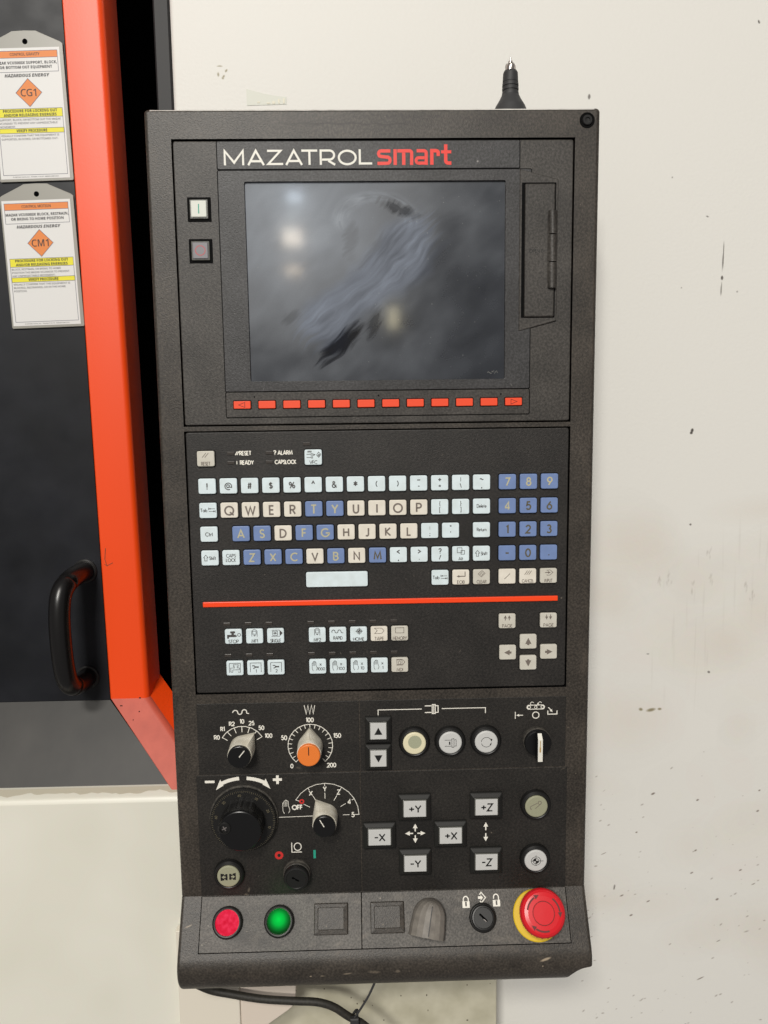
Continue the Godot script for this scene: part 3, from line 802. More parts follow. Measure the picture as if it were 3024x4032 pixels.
	ICON.door = "p -.9,3 -.9,-3.8 -3,-3.8 -3,-2.6 -4.4,-2.6 -4.4,-3.8 -8,-4.4 -8,3.6 -4.4,3 -4.4,1.9 -3,1.9 -3,3;p .9,3.2 .9,-3.4 3,-3.4 3,-2.2 4.4,-2.2 4.4,-3.4 7.6,-3.6 7.6,4.2 4.4,3.2 4.4,2.2 3,2.2 3,3.2"
	ICON.door_arrows = "p -2.8,.6 -4.4,.6 -4.4,1.7 -7,-.3 -4.4,-2.2 -4.4,-1.1 -2.8,-1.1;p 2.8,.9 4.4,.9 4.4,2.0 7,0 4.4,-1.9 4.4,-.8 2.8,-.8"
	ICON.pin = "l .7 -6.6,-3.2 @-5.4,-.9,2.0,2.0,250,130 1.0,4.6;o .7 @3.6,4.9,1.9,1.9,0,340;l .7 4.9,3.6 -1.6,-2.2"

# ------------------------------------------------------------------ the machine round the panel
func V2(a: Array) -> PackedVector2Array:
	var o := PackedVector2Array()
	for i in range(0, a.size(), 2):
		o.append(Vector2(a[i], a[i + 1]))
	return o

func build_machine() -> void:
	var at := Vector3(0, BASE * K + FOOT, 0)
	# the black hollow beside the door
	var t := thing("door_recess", "black hollow between the orange door frame and the white cover", "recess", at)
	t.set_meta("kind", "structure")
	var st := start()
	box(st, -1200, -200, -1470, 800, -330, -320)
	part(t, "back_sheet", done(st), M.pit)
	# white side cover
	t = thing("machine_cover", "large cream white sheet metal cover behind the panel, splashed with coolant", "machine cover", at)
	st = start()
	uvo = Vector2.ZERO
	# front sheet with its own unwrapped marks
	var x0 := -224.0
	var x1 := 1150.0
	var cv := cover_sheet(x0, x1, -1470.0, 800.0)
	part(t, "cover_sheet", cv, M.paint)
	st = start()
	box(st, -243, -224.6, -1470, 800, -210, -162.5, 2.0)
	part(t, "edge_seal", done(st), M.seal)
	# low white cover under the door
	t = thing("base_cover", "plain cream white cover below the door sill, left of the panel", "machine cover", at)
	st = start()
	var prof := [[-672.0, -100.0], [-676.0, -72.0], [-680.5, -59.0], [-682.5, -56.2], [-686.5, -55.0], [-1470.0, -55.0]]
	for k in prof.size() - 1:
		var a: Array = prof[k]
		var b: Array = prof[k + 1]
		st.set_smooth_group(2 if k >= 1 and k < 4 else 0xFFFFFFFF)
		quad(st, Vector3(-1200, b[0], b[1]), Vector3(-198, b[0], b[1]), Vector3(-198, a[0], a[1]), Vector3(-1200, a[0], a[1]))
	st.set_smooth_group(0xFFFFFFFF)
	quad(st, Vector3(-198, -1470, -55), Vector3(-198, -1470, -150), Vector3(-198, -676, -150), Vector3(-198, -684, -55))
	part(t, "cover_sheet", done(st), M.paint_low)
	st = start()
	quad(st, Vector3(-1200, -676.6, -71.9), Vector3(-236.5, -676.6, -71.9), Vector3(-236.5, -672.2, -98), Vector3(-1200, -672.2, -98))
	var rng := RandomNumberGenerator.new()
	rng.seed = 9
	st = start()
	var q := func(u, v): return Vector3(u, -676.0 - (v + 72.0) * 0.346 + 0.12, v + 0.04)
	var wav := fnl(0.03, 3, 19)
	for k in 139:
		var x := -760.0 + k * 4.0
		var d0 := 7.5 + 6.0 * wav.get_noise_1d(x)
		var d1 := 7.5 + 6.0 * wav.get_noise_1d(x + 4.0)
		if d0 > -99.0:
			quad(st, q.call(x, -72.0 + d0), q.call(x + 4.0, -72.0 + d1), q.call(x + 4.0, -71.9), q.call(x, -71.9))
	part(t, "dirt_line", done(st), flat(Color(0.79, 0.765, 0.69), 0.6))
	# sliding door
	t = thing("machine_door", "dark sliding door with an orange frame and a black pull handle", "door", at)
	part(t, "door_leaf", extrude_mesh(V2([-1200, 800, -1200, -594.5, -323.8, -594.5, -338.4, 800]), -150, -131), M.door)
	st = start()
	quad(st, Vector3(-1200, -681.5, -71), Vector3(-237.0, -681.5, -71), Vector3(-323.8, -595, -131), Vector3(-1200, -595, -131))
	part(t, "lower_slope", done(st), M.door_slope)
	st = start()
	quad(st, Vector3(-1200, -684, -78), Vector3(-232, -684, -78), Vector3(-318, -590, -143), Vector3(-1200, -590, -143))
	box(st, -349, -312, -594, 800, -150, -140)
	part(t, "inner_skin", done(st), M.pit)
	# frame: one bent section
	st = start()
	var rows := []
	for r in [[800.0, -335.6, -294.7, 0.0], [-591.0, -321.0, -275.5, 0.0], [-690.0, -227.4, -182.0, 66.0]]:
		var xl: float = r[1]
		var xr: float = r[2]
		var z: float = -124.0 + r[3]
		var sec := PackedVector3Array()
		sec.append(Vector3(xl, r[0], z - 12))
		sec.append(Vector3(xl, r[0], z - 1.2))
		sec.append(Vector3(xl + 1.2, r[0], z))
		for k in 6:
			var a := PI / 2 * (1.0 - k / 5.0)
			sec.append(Vector3(xr - 7 + 7 * cos(a), r[0], z - 7 + 7 * sin(a)))
		sec.append(Vector3(xr + 1.5, r[0] + (14.0 if r[0] < 0 else 0.0), z - 46))
		rows.append(sec)
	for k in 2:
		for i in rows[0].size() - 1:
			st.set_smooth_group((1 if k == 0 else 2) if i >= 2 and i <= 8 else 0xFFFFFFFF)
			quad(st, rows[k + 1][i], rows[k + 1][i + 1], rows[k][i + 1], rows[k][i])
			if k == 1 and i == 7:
				part(t, "frame_foot", done(st), M.orange_sheen)
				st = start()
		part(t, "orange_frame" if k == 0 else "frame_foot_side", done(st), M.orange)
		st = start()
	st = start()
	for c in [[-286, -590.5, -124.0, 2.2, 1.6], [-307, -598, -119.0, 3.0, 1.0], [-285, -604, -115.0, 1.6, 1.2], [-291, -612, -109.5, 1.2, 0.8]]:
		slab(st, c[0], c[1], c[3], c[4], 0.5, c[2] - 0.5, c[2] + 0.35, 0.1)
	part(t, "paint_chip", done(st), flat(Color(0.22, 0.12, 0.08), 0.6))
	st = start()
	ribbon(st, V2([-316.5, -409, -318, -422, -316, -430, -318.5, -428]), 0.8, -123.6)
	ribbon(st, V2([-316, -430, -309, -426.5]), 0.7, -123.58)
	part(t, "scratch", done(st), flat(Color(0.55, 0.27, 0.16), 0.6))
	# pull handle
	st = start()
	tube(st, curve([Vector3(-344, -437, -133), Vector3(-345, -437, -110), Vector3(-348, -441, -88), Vector3(-351.5, -453, -75), Vector3(-353, -480, -70), Vector3(-352.5, -520, -70), Vector3(-351.5, -547, -75), Vector3(-350.5, -561, -88), Vector3(-349.5, -565.5, -110), Vector3(-349, -566, -133)], 6), 11.5, 20)
	part(t, "pull_handle", done(st), M.handle)
	st = start()
	lathe(st, [[14.0, -131.5], [14.0, -129.2], [12.5, -128.2], [11.0, -128.2]], -344, -437)
	lathe(st, [[14.0, -131.5], [14.0, -129.2], [12.5, -128.2], [11.0, -128.2]], -349, -566)
	part(t, "handle_foot", done(st), M.soft_black)
	# post that carries the panel
	t = thing("panel_post", "greenish white steel post under the panel's lower edge", "post", at)
	st = start()
	box(st, -235, 138.5, -1470, -500, -159.5, -100, 1.0)
	part(t, "post_box", done(st), M.post_paint)
	var sm := start()
	for k in 26:
		slab(sm, rng.randf_range(-120, 132), rng.randf_range(-1040, -930), rng.randf_range(0.8, 2.2), rng.randf_range(0.8, 2.6), 0.4, -100.3, -99.8, 0.1)
	part(t, "stain_specks", done(sm), flat(Color(0.30, 0.27, 0.20), 0.6))
	t = thing("bracket_plate", "cream bracket plate with a slanting lower edge on the post", "bracket", at)
	st = start()
	extrude(st, V2([-235.5, -835, -235.5, -1470, -166.6, -1470, -166.6, -835]), -54, -43.5, 0.8)
	part(t, "outer_flange", done(st), M.flange_paint)
	st = start()
	extrude(st, V2([-166.2, -835, -166.2, -979, -137, -956.7, -112.7, -939, -106.9, -934, -103.5, -925, -102.5, -916, -102.5, -835]), -100, -45.0, 0.8)
	part(t, "inner_flange", done(st), M.flange_side)
	# lockout tags
	lockout_tag(Vector3(-373.4, 141.6, -129.6), 0.026, "CONTROL GRAVITY", ["MAZAK VCU5003X SUPPORT, BLOCK,", "OR BOTTOM OUT EQUIPMENT"], "CG1",
		["SUPPORT, BLOCK, OR BOTTOM OUT THE MAZAK", "VCU5003X TO PREVENT ANY UNPREDICTABLE", "MOVEMENT."], ["VISUALLY CONFIRM THAT THE EQUIPMENT IS", "SUPPORTED, BLOCKED, OR BOTTOMED OUT."],
		"upper lockout tag on the door, its orange diamond reads CG1")
	lockout_tag(Vector3(-371.6, -16.2, -129.6), 0.029, "CONTROL MOTION", ["MAZAK VCU5003X BLOCK, RESTRAIN,", "OR BRING TO HOME POSITION"], "CM1",
		["BLOCK, RESTRAIN, OR BRING TO HOME", "POSITION THE MAZAK VCU5003X TO PREVENT", "ANY UNPREDICTABLE MOVEMENT."], ["VISUALLY CONFIRM THAT THE EQUIPMENT IS", "BLOCKED, RESTRAINED, OR IN THE HOME", "POSITION."],
		"lower lockout tag on the door, its orange diamond reads CM1")

func cover_sheet(x0: float, x1: float, y0: float, y1: float) -> ArrayMesh:
	# bent sheet: flat front, a rolled left edge; its UVs lay the marks over 840 x 1500 mm
	var st := SurfaceTool.new()
	st.begin(Mesh.PRIMITIVE_TRIANGLES)
	var sec := [Vector2(x0, -230.0)]
	for k in 6:
		var a := PI / 2 * k / 5.0
		sec.append(Vector2(x0 + 5 - 5 * cos(a), -165.0 + 5 * sin(a)))
	sec.append(Vector2(x1, -160.0))
	var nx := [Vector2(-1, 0)]
	for k in 6:
		var a := PI / 2 * k / 5.0
		nx.append(Vector2(-cos(a), sin(a)))
	nx.append(Vector2(0, 1))
	for i in sec.size() - 1:
		for q in [[0, 1], [0, 0], [1, 0], [0, 1], [1, 0], [1, 1]]:
			var s: Vector2 = sec[i + q[0]]
			var n: Vector2 = nx[i + q[0]]
			var y := y1 if q[1] == 0 else y0
			st.set_normal(Vector3(n.x, 0, n.y))
			st.set_uv(Vector2((s.x + 230.0) / 840.0, (350.0 - y) / 1500.0))
			st.add_vertex(Vector3(s.x, y, s.y) * K)
	st.generate_tangents()
	return st.commit()

func label_text(parent: Node, text: String, size: float, at: Vector3, mat: Material, bold := false, slant := 0.0, align := 0, squeeze := 1.0) -> void:
	# size: height of the capitals in mm
	var tm := TextMesh.new()
	var sf := SystemFont.new()
	sf.font_names = PackedStringArray(["Droid Sans"])
	if bold:
		sf.font_weight = 700
	tm.font = sf
	tm.text = text
	tm.font_size = 48
	tm.pixel_size = 0.001
	tm.depth = 0.002
	tm.curve_step = 2.0
	tm.horizontal_alignment = HORIZONTAL_ALIGNMENT_CENTER if align == 0 else HORIZONTAL_ALIGNMENT_LEFT
	var o := part(parent, "lettering", tm, mat, at * K)
	var sc := size / 34.2
	o.transform.basis = Basis(Vector3(squeeze * sc, 0, 0), Vector3(slant * sc, sc, 0), Vector3(0, 0, sc))

func lockout_tag(at: Vector3, turn: float, head: String, what: Array, code: String, body: Array, verify: Array, label: String) -> void:
	var t := thing("lockout_tag", label, "tag", Vector3(0, BASE * K + FOOT, 0) + at * K, "lockout tags on the door")
	t.rotation.z = turn
	uvo = Vector2.ZERO
	var lam := V2([-16, 12.6, -13, 14.2, 0, 14.7, 13, 14.2, 16, 12.6, 38, 2.6, 40.4, 0.6, 40.4, -139.5, 39.4, -141, -39.4, -141, -40.4, -139.5, -40.4, 0.6, -38, 2.6])
	part(t, "laminate", extrude_mesh(lam, 0, 1.0, 0.3), M.lam)
	var st := start()
	lathe(st, [[2.9, 0.9], [2.9, 1.06], [0.01, 1.07]], 0.5, 3.4, 20)
	part(t, "punched_hole", done(st), M.pit)
	part(t, "paper", extrude_mesh(V2([-38.6, -3.0, -38.6, -138.2, 36.6, -138.2, 36.6, -3.0]), 0.95, 1.16), M.paper)
	var z := 1.2
	st = start()
	slab(st, -1.0, -9.6, 70, 7.0, 0.2, 1.1, z, 0.02)
	extrude(st, V2([0, -34.4, 14.0, -48.9, 0, -63.4, -14.0, -48.9]), 1.1, z)
	part(t, "orange_print", done(st), M.tag_orange)
	st = start()
	slab(st, -0.6, -69.6, 70, 8.8, 0.2, 1.1, z, 0.02)
	slab(st, -0.3, -88.0, 70, 4.9, 0.2, 1.1, z, 0.02)
	part(t, "yellow_print", done(st), M.tag_yellow)
	st = start()
	var zl := z + 0.03
	for r in [[-36, -6.1, 34, -27.6], [-36, -6.1, 34, -13.1], [-35.6, -65.2, 34.4, -134.0], [-35.6, -65.2, 34.4, -74.0], [-35.3, -85.5, 34.7, -90.5]]:
		ribbon(st, V2([r[0], r[1], r[2], r[1], r[2], r[3], r[0], r[3]]), 0.45, zl, true)
		zl += 0.012
	ribbon(st, V2([0, -34.4, 14.0, -48.9, 0, -63.4, -14.0, -48.9]), 0.5, zl, true)
	part(t, "ruled_lines", done(st), M.tag_line)
	var zt := 1.32
	label_text(t, head, 2.9, Vector3(-1, -9.6, zt), M.tag_ink, false, 0.0, 0, 0.92)
	for i in 2:
		label_text(t, what[i], 2.75, Vector3(-0.8, -18.2 - 4.6 * i, zt), M.tag_ink, true, 0.0, 0, 1.03)
	label_text(t, "HAZARDOUS ENERGY", 3.1, Vector3(-0.5, -31.2, zt), M.tag_ink, true, 0.22, 0, 1.1)
	label_text(t, code, 7.4, Vector3(0.3, -48.9, zt), M.tag_ink)
	label_text(t, "PROCEDURE FOR LOCKING OUT", 2.8, Vector3(-0.6, -67.5, zt), M.tag_ink, true, 0.0, 0, 1.0)
	label_text(t, "AND/OR RELEASING ENERGIES", 2.8, Vector3(-0.6, -71.8, zt), M.tag_ink, true, 0.0, 0, 1.0)
	for i in body.size():
		label_text(t, body[i], 2.0, Vector3(-34.6, -76.6 - 3.6 * i, zt), M.tag_small, false, 0.0, 1, 1.1)
	label_text(t, "VERIFY PROCEDURE", 2.9, Vector3(-0.3, -88.0, zt), M.tag_ink, true, 0.0, 0, 0.88)
	for i in verify.size():
		label_text(t, verify[i], 2.0, Vector3(-34.2, -93.0 - 3.6 * i, zt), M.tag_small, false, 0.0, 1, 1.1)
	label_text(t, "© 2019 M. Cairns, Inc.   Printed: 7-16-19   A00003-GMP-OOC", 1.1, Vector3(-0.5, -136.2, zt), M.tag_small, false, 0.0, 0, 1.2)

# ------------------------------------------------------------------ the control panel
func build_panel() -> void:
	panel = thing("control_panel", "tall dark grey machine control panel with screen, keys, knobs and buttons", "control panel", Vector3(0, FOOT, 0))
	build_housing()
	build_screen_module()
	build_keyboard()
	build_lower()
	build_shelf()

func build_housing() -> void:
	var st := SurfaceTool.new()
	st.begin(Mesh.PRIMITIVE_TRIANGLES)
	var pr := []   # y, z, normal y, normal z
	var rad := 4.0
	pr.append([27.1, -90.0, 1.0, 0.0])
	for k in 5:
		var a := PI / 2 * k / 4.0
		pr.append([23.1 + rad * cos(a), -rad + rad * sin(a), cos(a), sin(a)])
	for y in [0.0, -269.3, -273.8, -542.9, -765.0]:
		pr.append([y, 0.0, 0.0, 1.0])
	var ny := sin(TH)
	var nz := cos(TH)
	pr.append([-765.0, 0.0, ny, nz])
	var p0 := Vector2(-765.0 - 58.0 * nz, 58.0 * ny)
	pr.append([p0.x, p0.y, ny, nz])
	var big := 30.0
	var c := p0 - Vector2(ny, nz) * big
	for k in range(1, 49):
		var a := lerpf(TH, -PI / 2, k / 48.0)
		pr.append([c.x + big * sin(a), c.y + big * cos(a), sin(a), cos(a)])
	pr.append([c.x - big, -90.0, -1.0, 0.0])
	var grid := []
	for p in pr:
		var xr := 215.8
		if p[0] < -834.0:
			xr = 216.0 - (sqrt(maxf(0.0, 484.0 - pow(p[0] + 856.0, 2))) if p[0] > -856.0 else 22.0)
			xr = minf(xr, 215.8)
		var row := []
		for side in [-1.0, 1.0]:
			var part_row := []
			var xe := 215.8 if side < 0 else xr
			part_row.append([Vector3(side * xe, p[0] - p[2] * rad, -90.0), Vector3(side, 0, 0)])
			for k in 5:
				var t := PI / 2 * k / 4.0
				var ins := rad * (1.0 - sin(t))
				part_row.append([Vector3(side * (xe - rad + rad * cos(t)), p[0] - p[2] * ins, p[1] - p[3] * ins), Vector3(side * cos(t), p[2] * sin(t), p[3] * sin(t))])
			part_row.append([Vector3(-191.2 if side < 0 else minf(191.8, xe - 4.5), p[0], p[1]), Vector3(0, p[2], p[3])])
			if side > 0:
				part_row.reverse()
			row.append_array(part_row)
		grid.append(row)
	for i in grid.size() - 1:
		if pr[i][0] == -765.0 and pr[i + 1][0] == -765.0:
			continue
		for j in grid[0].size() - 1:
			var hole: bool = j == 6 and ((pr[i][0] == 0.0 and pr[i + 1][0] == -269.3) or (pr[i][0] == -273.8 and pr[i + 1][0] == -542.9))
			if hole:
				continue
			for q in [[0, 0], [0, 1], [1, 1], [0, 0], [1, 1], [1, 0]]:
				var v: Array = grid[i + q[0]][j + q[1]]
				var pp: Vector3 = v[0]
				st.set_normal(v[1])
				st.set_uv(Vector2((pp.x + 220.0) / 440.0, (35.0 - pp.y) / 920.0))
				st.add_vertex(pp * K)
	st.generate_tangents()
	part(panel, "housing", st.commit(), M.housing, on_panel(0, 0))
	var b := start()
	for r in [[0.0, -269.3], [-273.8, -542.9]]:
		var l := -191.2
		var rr_ := 191.8
		quad(b, Vector3(l, r[1], -12), Vector3(rr_, r[1], -12), Vector3(rr_, r[0], -12), Vector3(l, r[0], -12))
		quad(b, Vector3(l, r[1], 0), Vector3(l, r[1], -12), Vector3(l, r[0], -12), Vector3(l, r[0], 0))
		quad(b, Vector3(rr_, r[1], -12), Vector3(rr_, r[1], 0), Vector3(rr_, r[0], 0), Vector3(rr_, r[0], -12))
		quad(b, Vector3(l, r[0], -12), Vector3(rr_, r[0], -12), Vector3(rr_, r[0], 0), Vector3(l, r[0], 0))
		quad(b, Vector3(l, r[1], 0), Vector3(rr_, r[1], 0), Vector3(rr_, r[1], -12), Vector3(l, r[1], -12))
	part(panel, "housing_recess", done(b), M.black, on_panel(0, 0))
	b = start()
	var wv := fnl(0.05, 3, 23)
	for k in 105:
		var x := -210.0 + k * 4.0
		var w0 := 0.55 + 0.5 * wv.get_noise_1d(x)
		var w1 := 0.55 + 0.5 * wv.get_noise_1d(x + 4.0)
		if w0 > 0.2 and w1 > 0.2:
			var q := func(u, w): return Vector3(u, 26.05 - w * 0.7, -1.1 + w * 0.7)
			quad(b, q.call(x, 1.0 + w0), q.call(x + 4.0, 1.0 + w1), q.call(x + 4.0, -w1), q.call(x, -w0))
	part(panel, "edge_highlight", done(b), flat(Color(0.80, 0.79, 0.77), 0.3), on_panel(0, 0))  # worn top edge, its bright rim highlight put into the pale colour
	b = start()
	box(b, -110, 110, -430, -180, -159.6, -89.0, 3.0)
	part(panel, "mount", done(b), M.black, on_panel(0, 0))
	# socket screw in the upper right corner
	var s := part(panel, "socket_screw", lathe_mesh([[4.6, 0.1], [4.6, 1.2], [4.1, 1.7], [2.6, 1.7], [2.3, 0.6], [0.01, 0.5]], 28), M.bolt, on_panel(203.0, 15.3))
	part(s, "screw_well", lathe_mesh([[7.4, -0.3], [7.2, 0.25], [6.7, 0.28], [6.5, 0.1], [0.01, 0.08]], 32), M.black)

func build_screen_module() -> void:
	uvo = Vector2.ZERO
	var ms := start()
	loft(ms, [lift(rr(0.3, -134.9, 380.4, 266.3, 2.0), -9), lift(rr(0.3, -134.9, 380.4, 266.3, 2.0), -1.2), lift(rr(0.3, -134.9, 379.8, 265.7, 1.8), -0.6), lift(rr(0.3, -134.9, 378.6, 264.5, 1.4), -0.3), lift(rr(0.8, -132.6, 252.0, 190.0, 1.4), -0.3), lift(rr(0.8, -132.6, 252.0, 190.0, 1.4), -6.0)], false)
	part(panel, "screen_module", done(ms), M.module, on_panel(0, 0))
	var plate := part(panel, "name_plate", slab_mesh(287.6, 25.4, 1.5, -0.4, 0.35, 0.5, -4.9, -15.0), M.bezel, on_panel(0, 0))
	var z := 0.45
	# lettering of the name plate
	var st := start()
	var top := -10.15
	var b := -24.0
	var wl := "l 2.0 -141.3,-24 -141.3,-11 -132.6,-21.6 -124.1,-11 -124.1,-24;l 2.0 -119.3,-24 -112,-11 -104.6,-24;l 2.0 -116.6,-20.4 -107.4,-20.4;l 2.0 -101.2,-11.1 -88.6,-11.1 -100.4,-23 -86.4,-23;l 2.0 -83.5,-24 -76.1,-11 -68.6,-24;l 2.0 -80.8,-20.4 -71.4,-20.4;l 2.0 -68.9,-11.1 -53.9,-11.1;l 2.0 -61.4,-12.1 -61.4,-24;l 2.0 -50.7,-24 -50.7,-11.1 -42.6,-11.1 @-42.4,-15.2,4.4,4.1,90,-90 -50.2,-19.3;l 2.0 -43.6,-20.3 -37.2,-24;o 2.0 @-25.6,-17.5,8.0,6.1,0,350;l 2.0 -13.7,-10.1 -13.7,-23 -2.0,-23"
	draw(st, wl, Vector2.ZERO, z)
	part(plate, "white_letters", done(st), M.logo_white)
	st = start()
	var rl := "l 3.0 15.4,-11.7 6.6,-11.7 @6.2,-14.2,2.0,2.4,100,265 12.0,-17.3 @12.6,-20.1,2.4,2.8,85,-90 3.0,-23;l 3.2 19.9,-10.2 19.9,-24.5;l 3.0 22.0,-11.7 33.6,-11.7 @33.2,-13.6,2.4,1.9,80,0 35.5,-24.5;l 3.2 28.0,-13.3 28.0,-24.5;l 3.0 40.4,-11.7 47.2,-11.7 @47,-13.6,2.4,1.9,80,0 49.4,-24.5;l 2.8 49.0,-22.9 42.4,-22.9 @42.4,-20.5,2.6,2.5,-90,-270 47.8,-18.0;l 3.2 54.8,-24.5 54.8,-11.7 58.4,-11.7 @58.3,-13.4,2.6,1.7,80,0 60.9,-16.6;l 3.2 68.0,-6.0 68.0,-20.5 @70.4,-20.6,2.4,2.4,180,270 73.4,-23;l 2.8 63.6,-12.8 73.3,-12.8"
	draw(st, rl, Vector2.ZERO, z)
	part(plate, "red_letters", done(st), M.logo_red)
	# frame round the screen
	st = start()
	var o := rr(0.75, -132.25, 298.9, 207.1, 1.5)
	var i0 := rr(0.8, -132.6, 249.6, 187.6, 1.6)
	var i1 := rr(0.8, -132.6, 248.8, 186.8, 1.2)
	loft(st, [lift(o, -0.4), lift(o, 0.1), lift(rr(0.75, -132.25, 298.1, 206.3, 1.2), 0.5), lift(i0, 0.5), lift(i1, -2.4)], false)
	part(panel, "screen_frame", done(st), M.bezel, on_panel(0, 0))
	st = start()
	for q in [[0, 0], [1, 0], [1, 1], [0, 0], [1, 1], [0, 1]]:
		st.set_uv(Vector2(q[0], q[1]))
		st.add_vertex(Vector3(0.8 + 124.8 * (2 * q[0] - 1), -132.6 + 93.8 * (1 - 2 * q[1]), -1.9) * K)
	part(panel, "screen", done(st), M.screen, on_panel(0, 0), "switched-off screen under smeared dust")
	# seams round plate and frame
	st = start()
	ribbon(st, rr(-4.9, -15.0, 288.2, 26.0, 1.6), 0.6, -0.24, true)
	ribbon(st, rr(0.75, -132.25, 299.6, 207.8, 1.5), 0.7, -0.22, true)
	ribbon(st, rr(0.75, -248.7, 299.6, 25.0, 1.5), 0.6, -0.20, true)
	part(panel, "seam", done(st), M.black, on_panel(0, 0))
	# strip of function keys
	var strip := part(panel, "function_strip", slab_mesh(298.9, 24.2, 1.5, -0.4, 0.35, 0.5, 0.75, -248.7), M.module, on_panel(0, 0))
	st = start()
	for x in [-120.9, 0.9, 122.0]:
		lathe(st, [[0.9, 0.3], [0.8, 0.42], [0.01, 0.43]], x, -241.1, 12)
	part(strip, "pin_hole", done(st), M.black)
	var cap := slab_mesh(16.6, 7.4, 0.8, 0.2, 1.9, 0.45)
	var well := slab_mesh(18.2, 9.0, 1.2, 0.1, 0.45, 0.1)
	for k in 12:
		var fk := part(panel, "function_key", cap, M.orange_key, on_panel(-132.9 + 24.3 * k, -248.7))
		part(fk, "key_gap", well, M.black)
		if k == 0 or k == 11:
			st = start()
			var s := -1.0 if k == 0 else 1.0
			ribbon(st, V2([s * 3.4, 0, s * -2.6, 2.4, s * -2.6, -2.4]) if k == 0 else V2([3.4, 0, -2.6, 2.4, -2.6, -2.4]), 0.5, 1.96, true)
			part(fk, "legend", done(st), flat(Color(0.45, 0.10, 0.05), 0.5))
	# card hatch at the right
	st = start()
	extrude(st, V2([138.9, -28.9, 176.2, -38.6, 175.8, -170.9, 138.9, -180.6]), -0.4, 1.3, 0.6)
	part(panel, "hatch_frame", done(st), M.module, on_panel(0, 0))
	st = start()
	slab(st, 157.5, -104.7, 33.0, 126.6, 0.8, 1.0, 1.42, 0.05)
	part(panel, "hatch_gap", done(st), M.black, on_panel(0, 0))
	st = start()
	slab(st, 158.4, -105.1, 29.0, 124.6, 1.4, 1.2, 3.4, 1.3)
	var hd := part(panel, "hatch_door", done(st), M.module, on_panel(0, 0))
	st = start()
	for seg in [[-68.2, -89.6], [-90.6, -115.4], [-116.4, -140.2]]:
		var path := PackedVector3Array([Vector3(170.4, seg[0], 3.0), Vector3(170.4, seg[1], 3.0)])
		tube(st, path, 4.2, 16)
	box(st, 165.6, 170, -134, -70, 2.6, 4.4, 0.8)
	part(hd, "hinge", done(st), M.module)
	st = start()
	write(st, "OPEN", Vector2(153.0, -105.2), 2.9, 3.46, 0.16, 0)
	draw(st, "o .4 160.2,-103.6 163.4,-105.2 160.2,-106.8", Vector2.ZERO, 3.46)
	part(hd, "legend", done(st), M.ink_black)
	# two power buttons at the left
	for k in 2:
		var y := -63.9 - 38.3 * k
		var bt := part(panel, "power_button", slab_mesh(17.4, 17.8, 0.8, 0.0, 2.0, 0.6), M.clear_grey, on_panel(-167.3, y))
		part(bt, "button_well", slab_mesh(22.4, 22.4, 0.6, -0.6, 0.25, 0.1), M.black)
		part(bt, "button_cap", slab_mesh(14.8, 15.2, 0.8, 1.6, 3.0, 0.6), M.cap_white if k == 0 else M.cap_grey)
		st = start()
		if k == 0:
			draw(st, "p -.5,4.4 .5,4.4 .5,-4.4 -.5,-4.4", Vector2.ZERO, 3.06)
			part(bt, "legend", done(st), M.green_print)
		else:
			draw(st, "o 1.0 @0,0,4.6,4.4,0,350", Vector2.ZERO, 3.06)
			part(bt, "legend", done(st), flat(Color(0.66, 0.30, 0.32), 0.4))

var cap_mesh: Mesh
var gap_mesh: Mesh
func key(x: float, y: float, kind: String, legend := "", icon := "", place := Vector2.ZERO, size := 0.0) -> MeshInstance3D:
	var k := part(panel, "key", cap_mesh, M["key_" + kind], on_panel(x, y))
	part(k, "key_gap", gap_mesh, M.black)
	var st := start()
	var z := 2.84
	var ink: Material = M.ink if kind == "white" else M.ink_brown
	if kind == "blue":
		ink = M.worn_dark if legend in ["1", "2", "3", "5", "0", "-", ".", "M", "6"] else M.worn
	if icon != "":
		draw(st, ICON[icon], Vector2.ZERO if icon in ["up", "down", "left", "right", "hand", "coolant", "wrench", "slash", "shift", "tab"] else Vector2(0, 0.2), z)
	if legend != "":
		var h := size
		if h == 0.0:
			h = 7.2 if legend.length() == 1 else 3.1
		write(st, legend, place, h, z + 0.1, 0.19 if h > 5 else 0.155, 0, 0.0, 1.0 if h > 5 or legend.length() < 5 else 0.84, 0.16)
	if legend != "" or icon != "":
		part(k, "legend", done(st), ink)
	return k

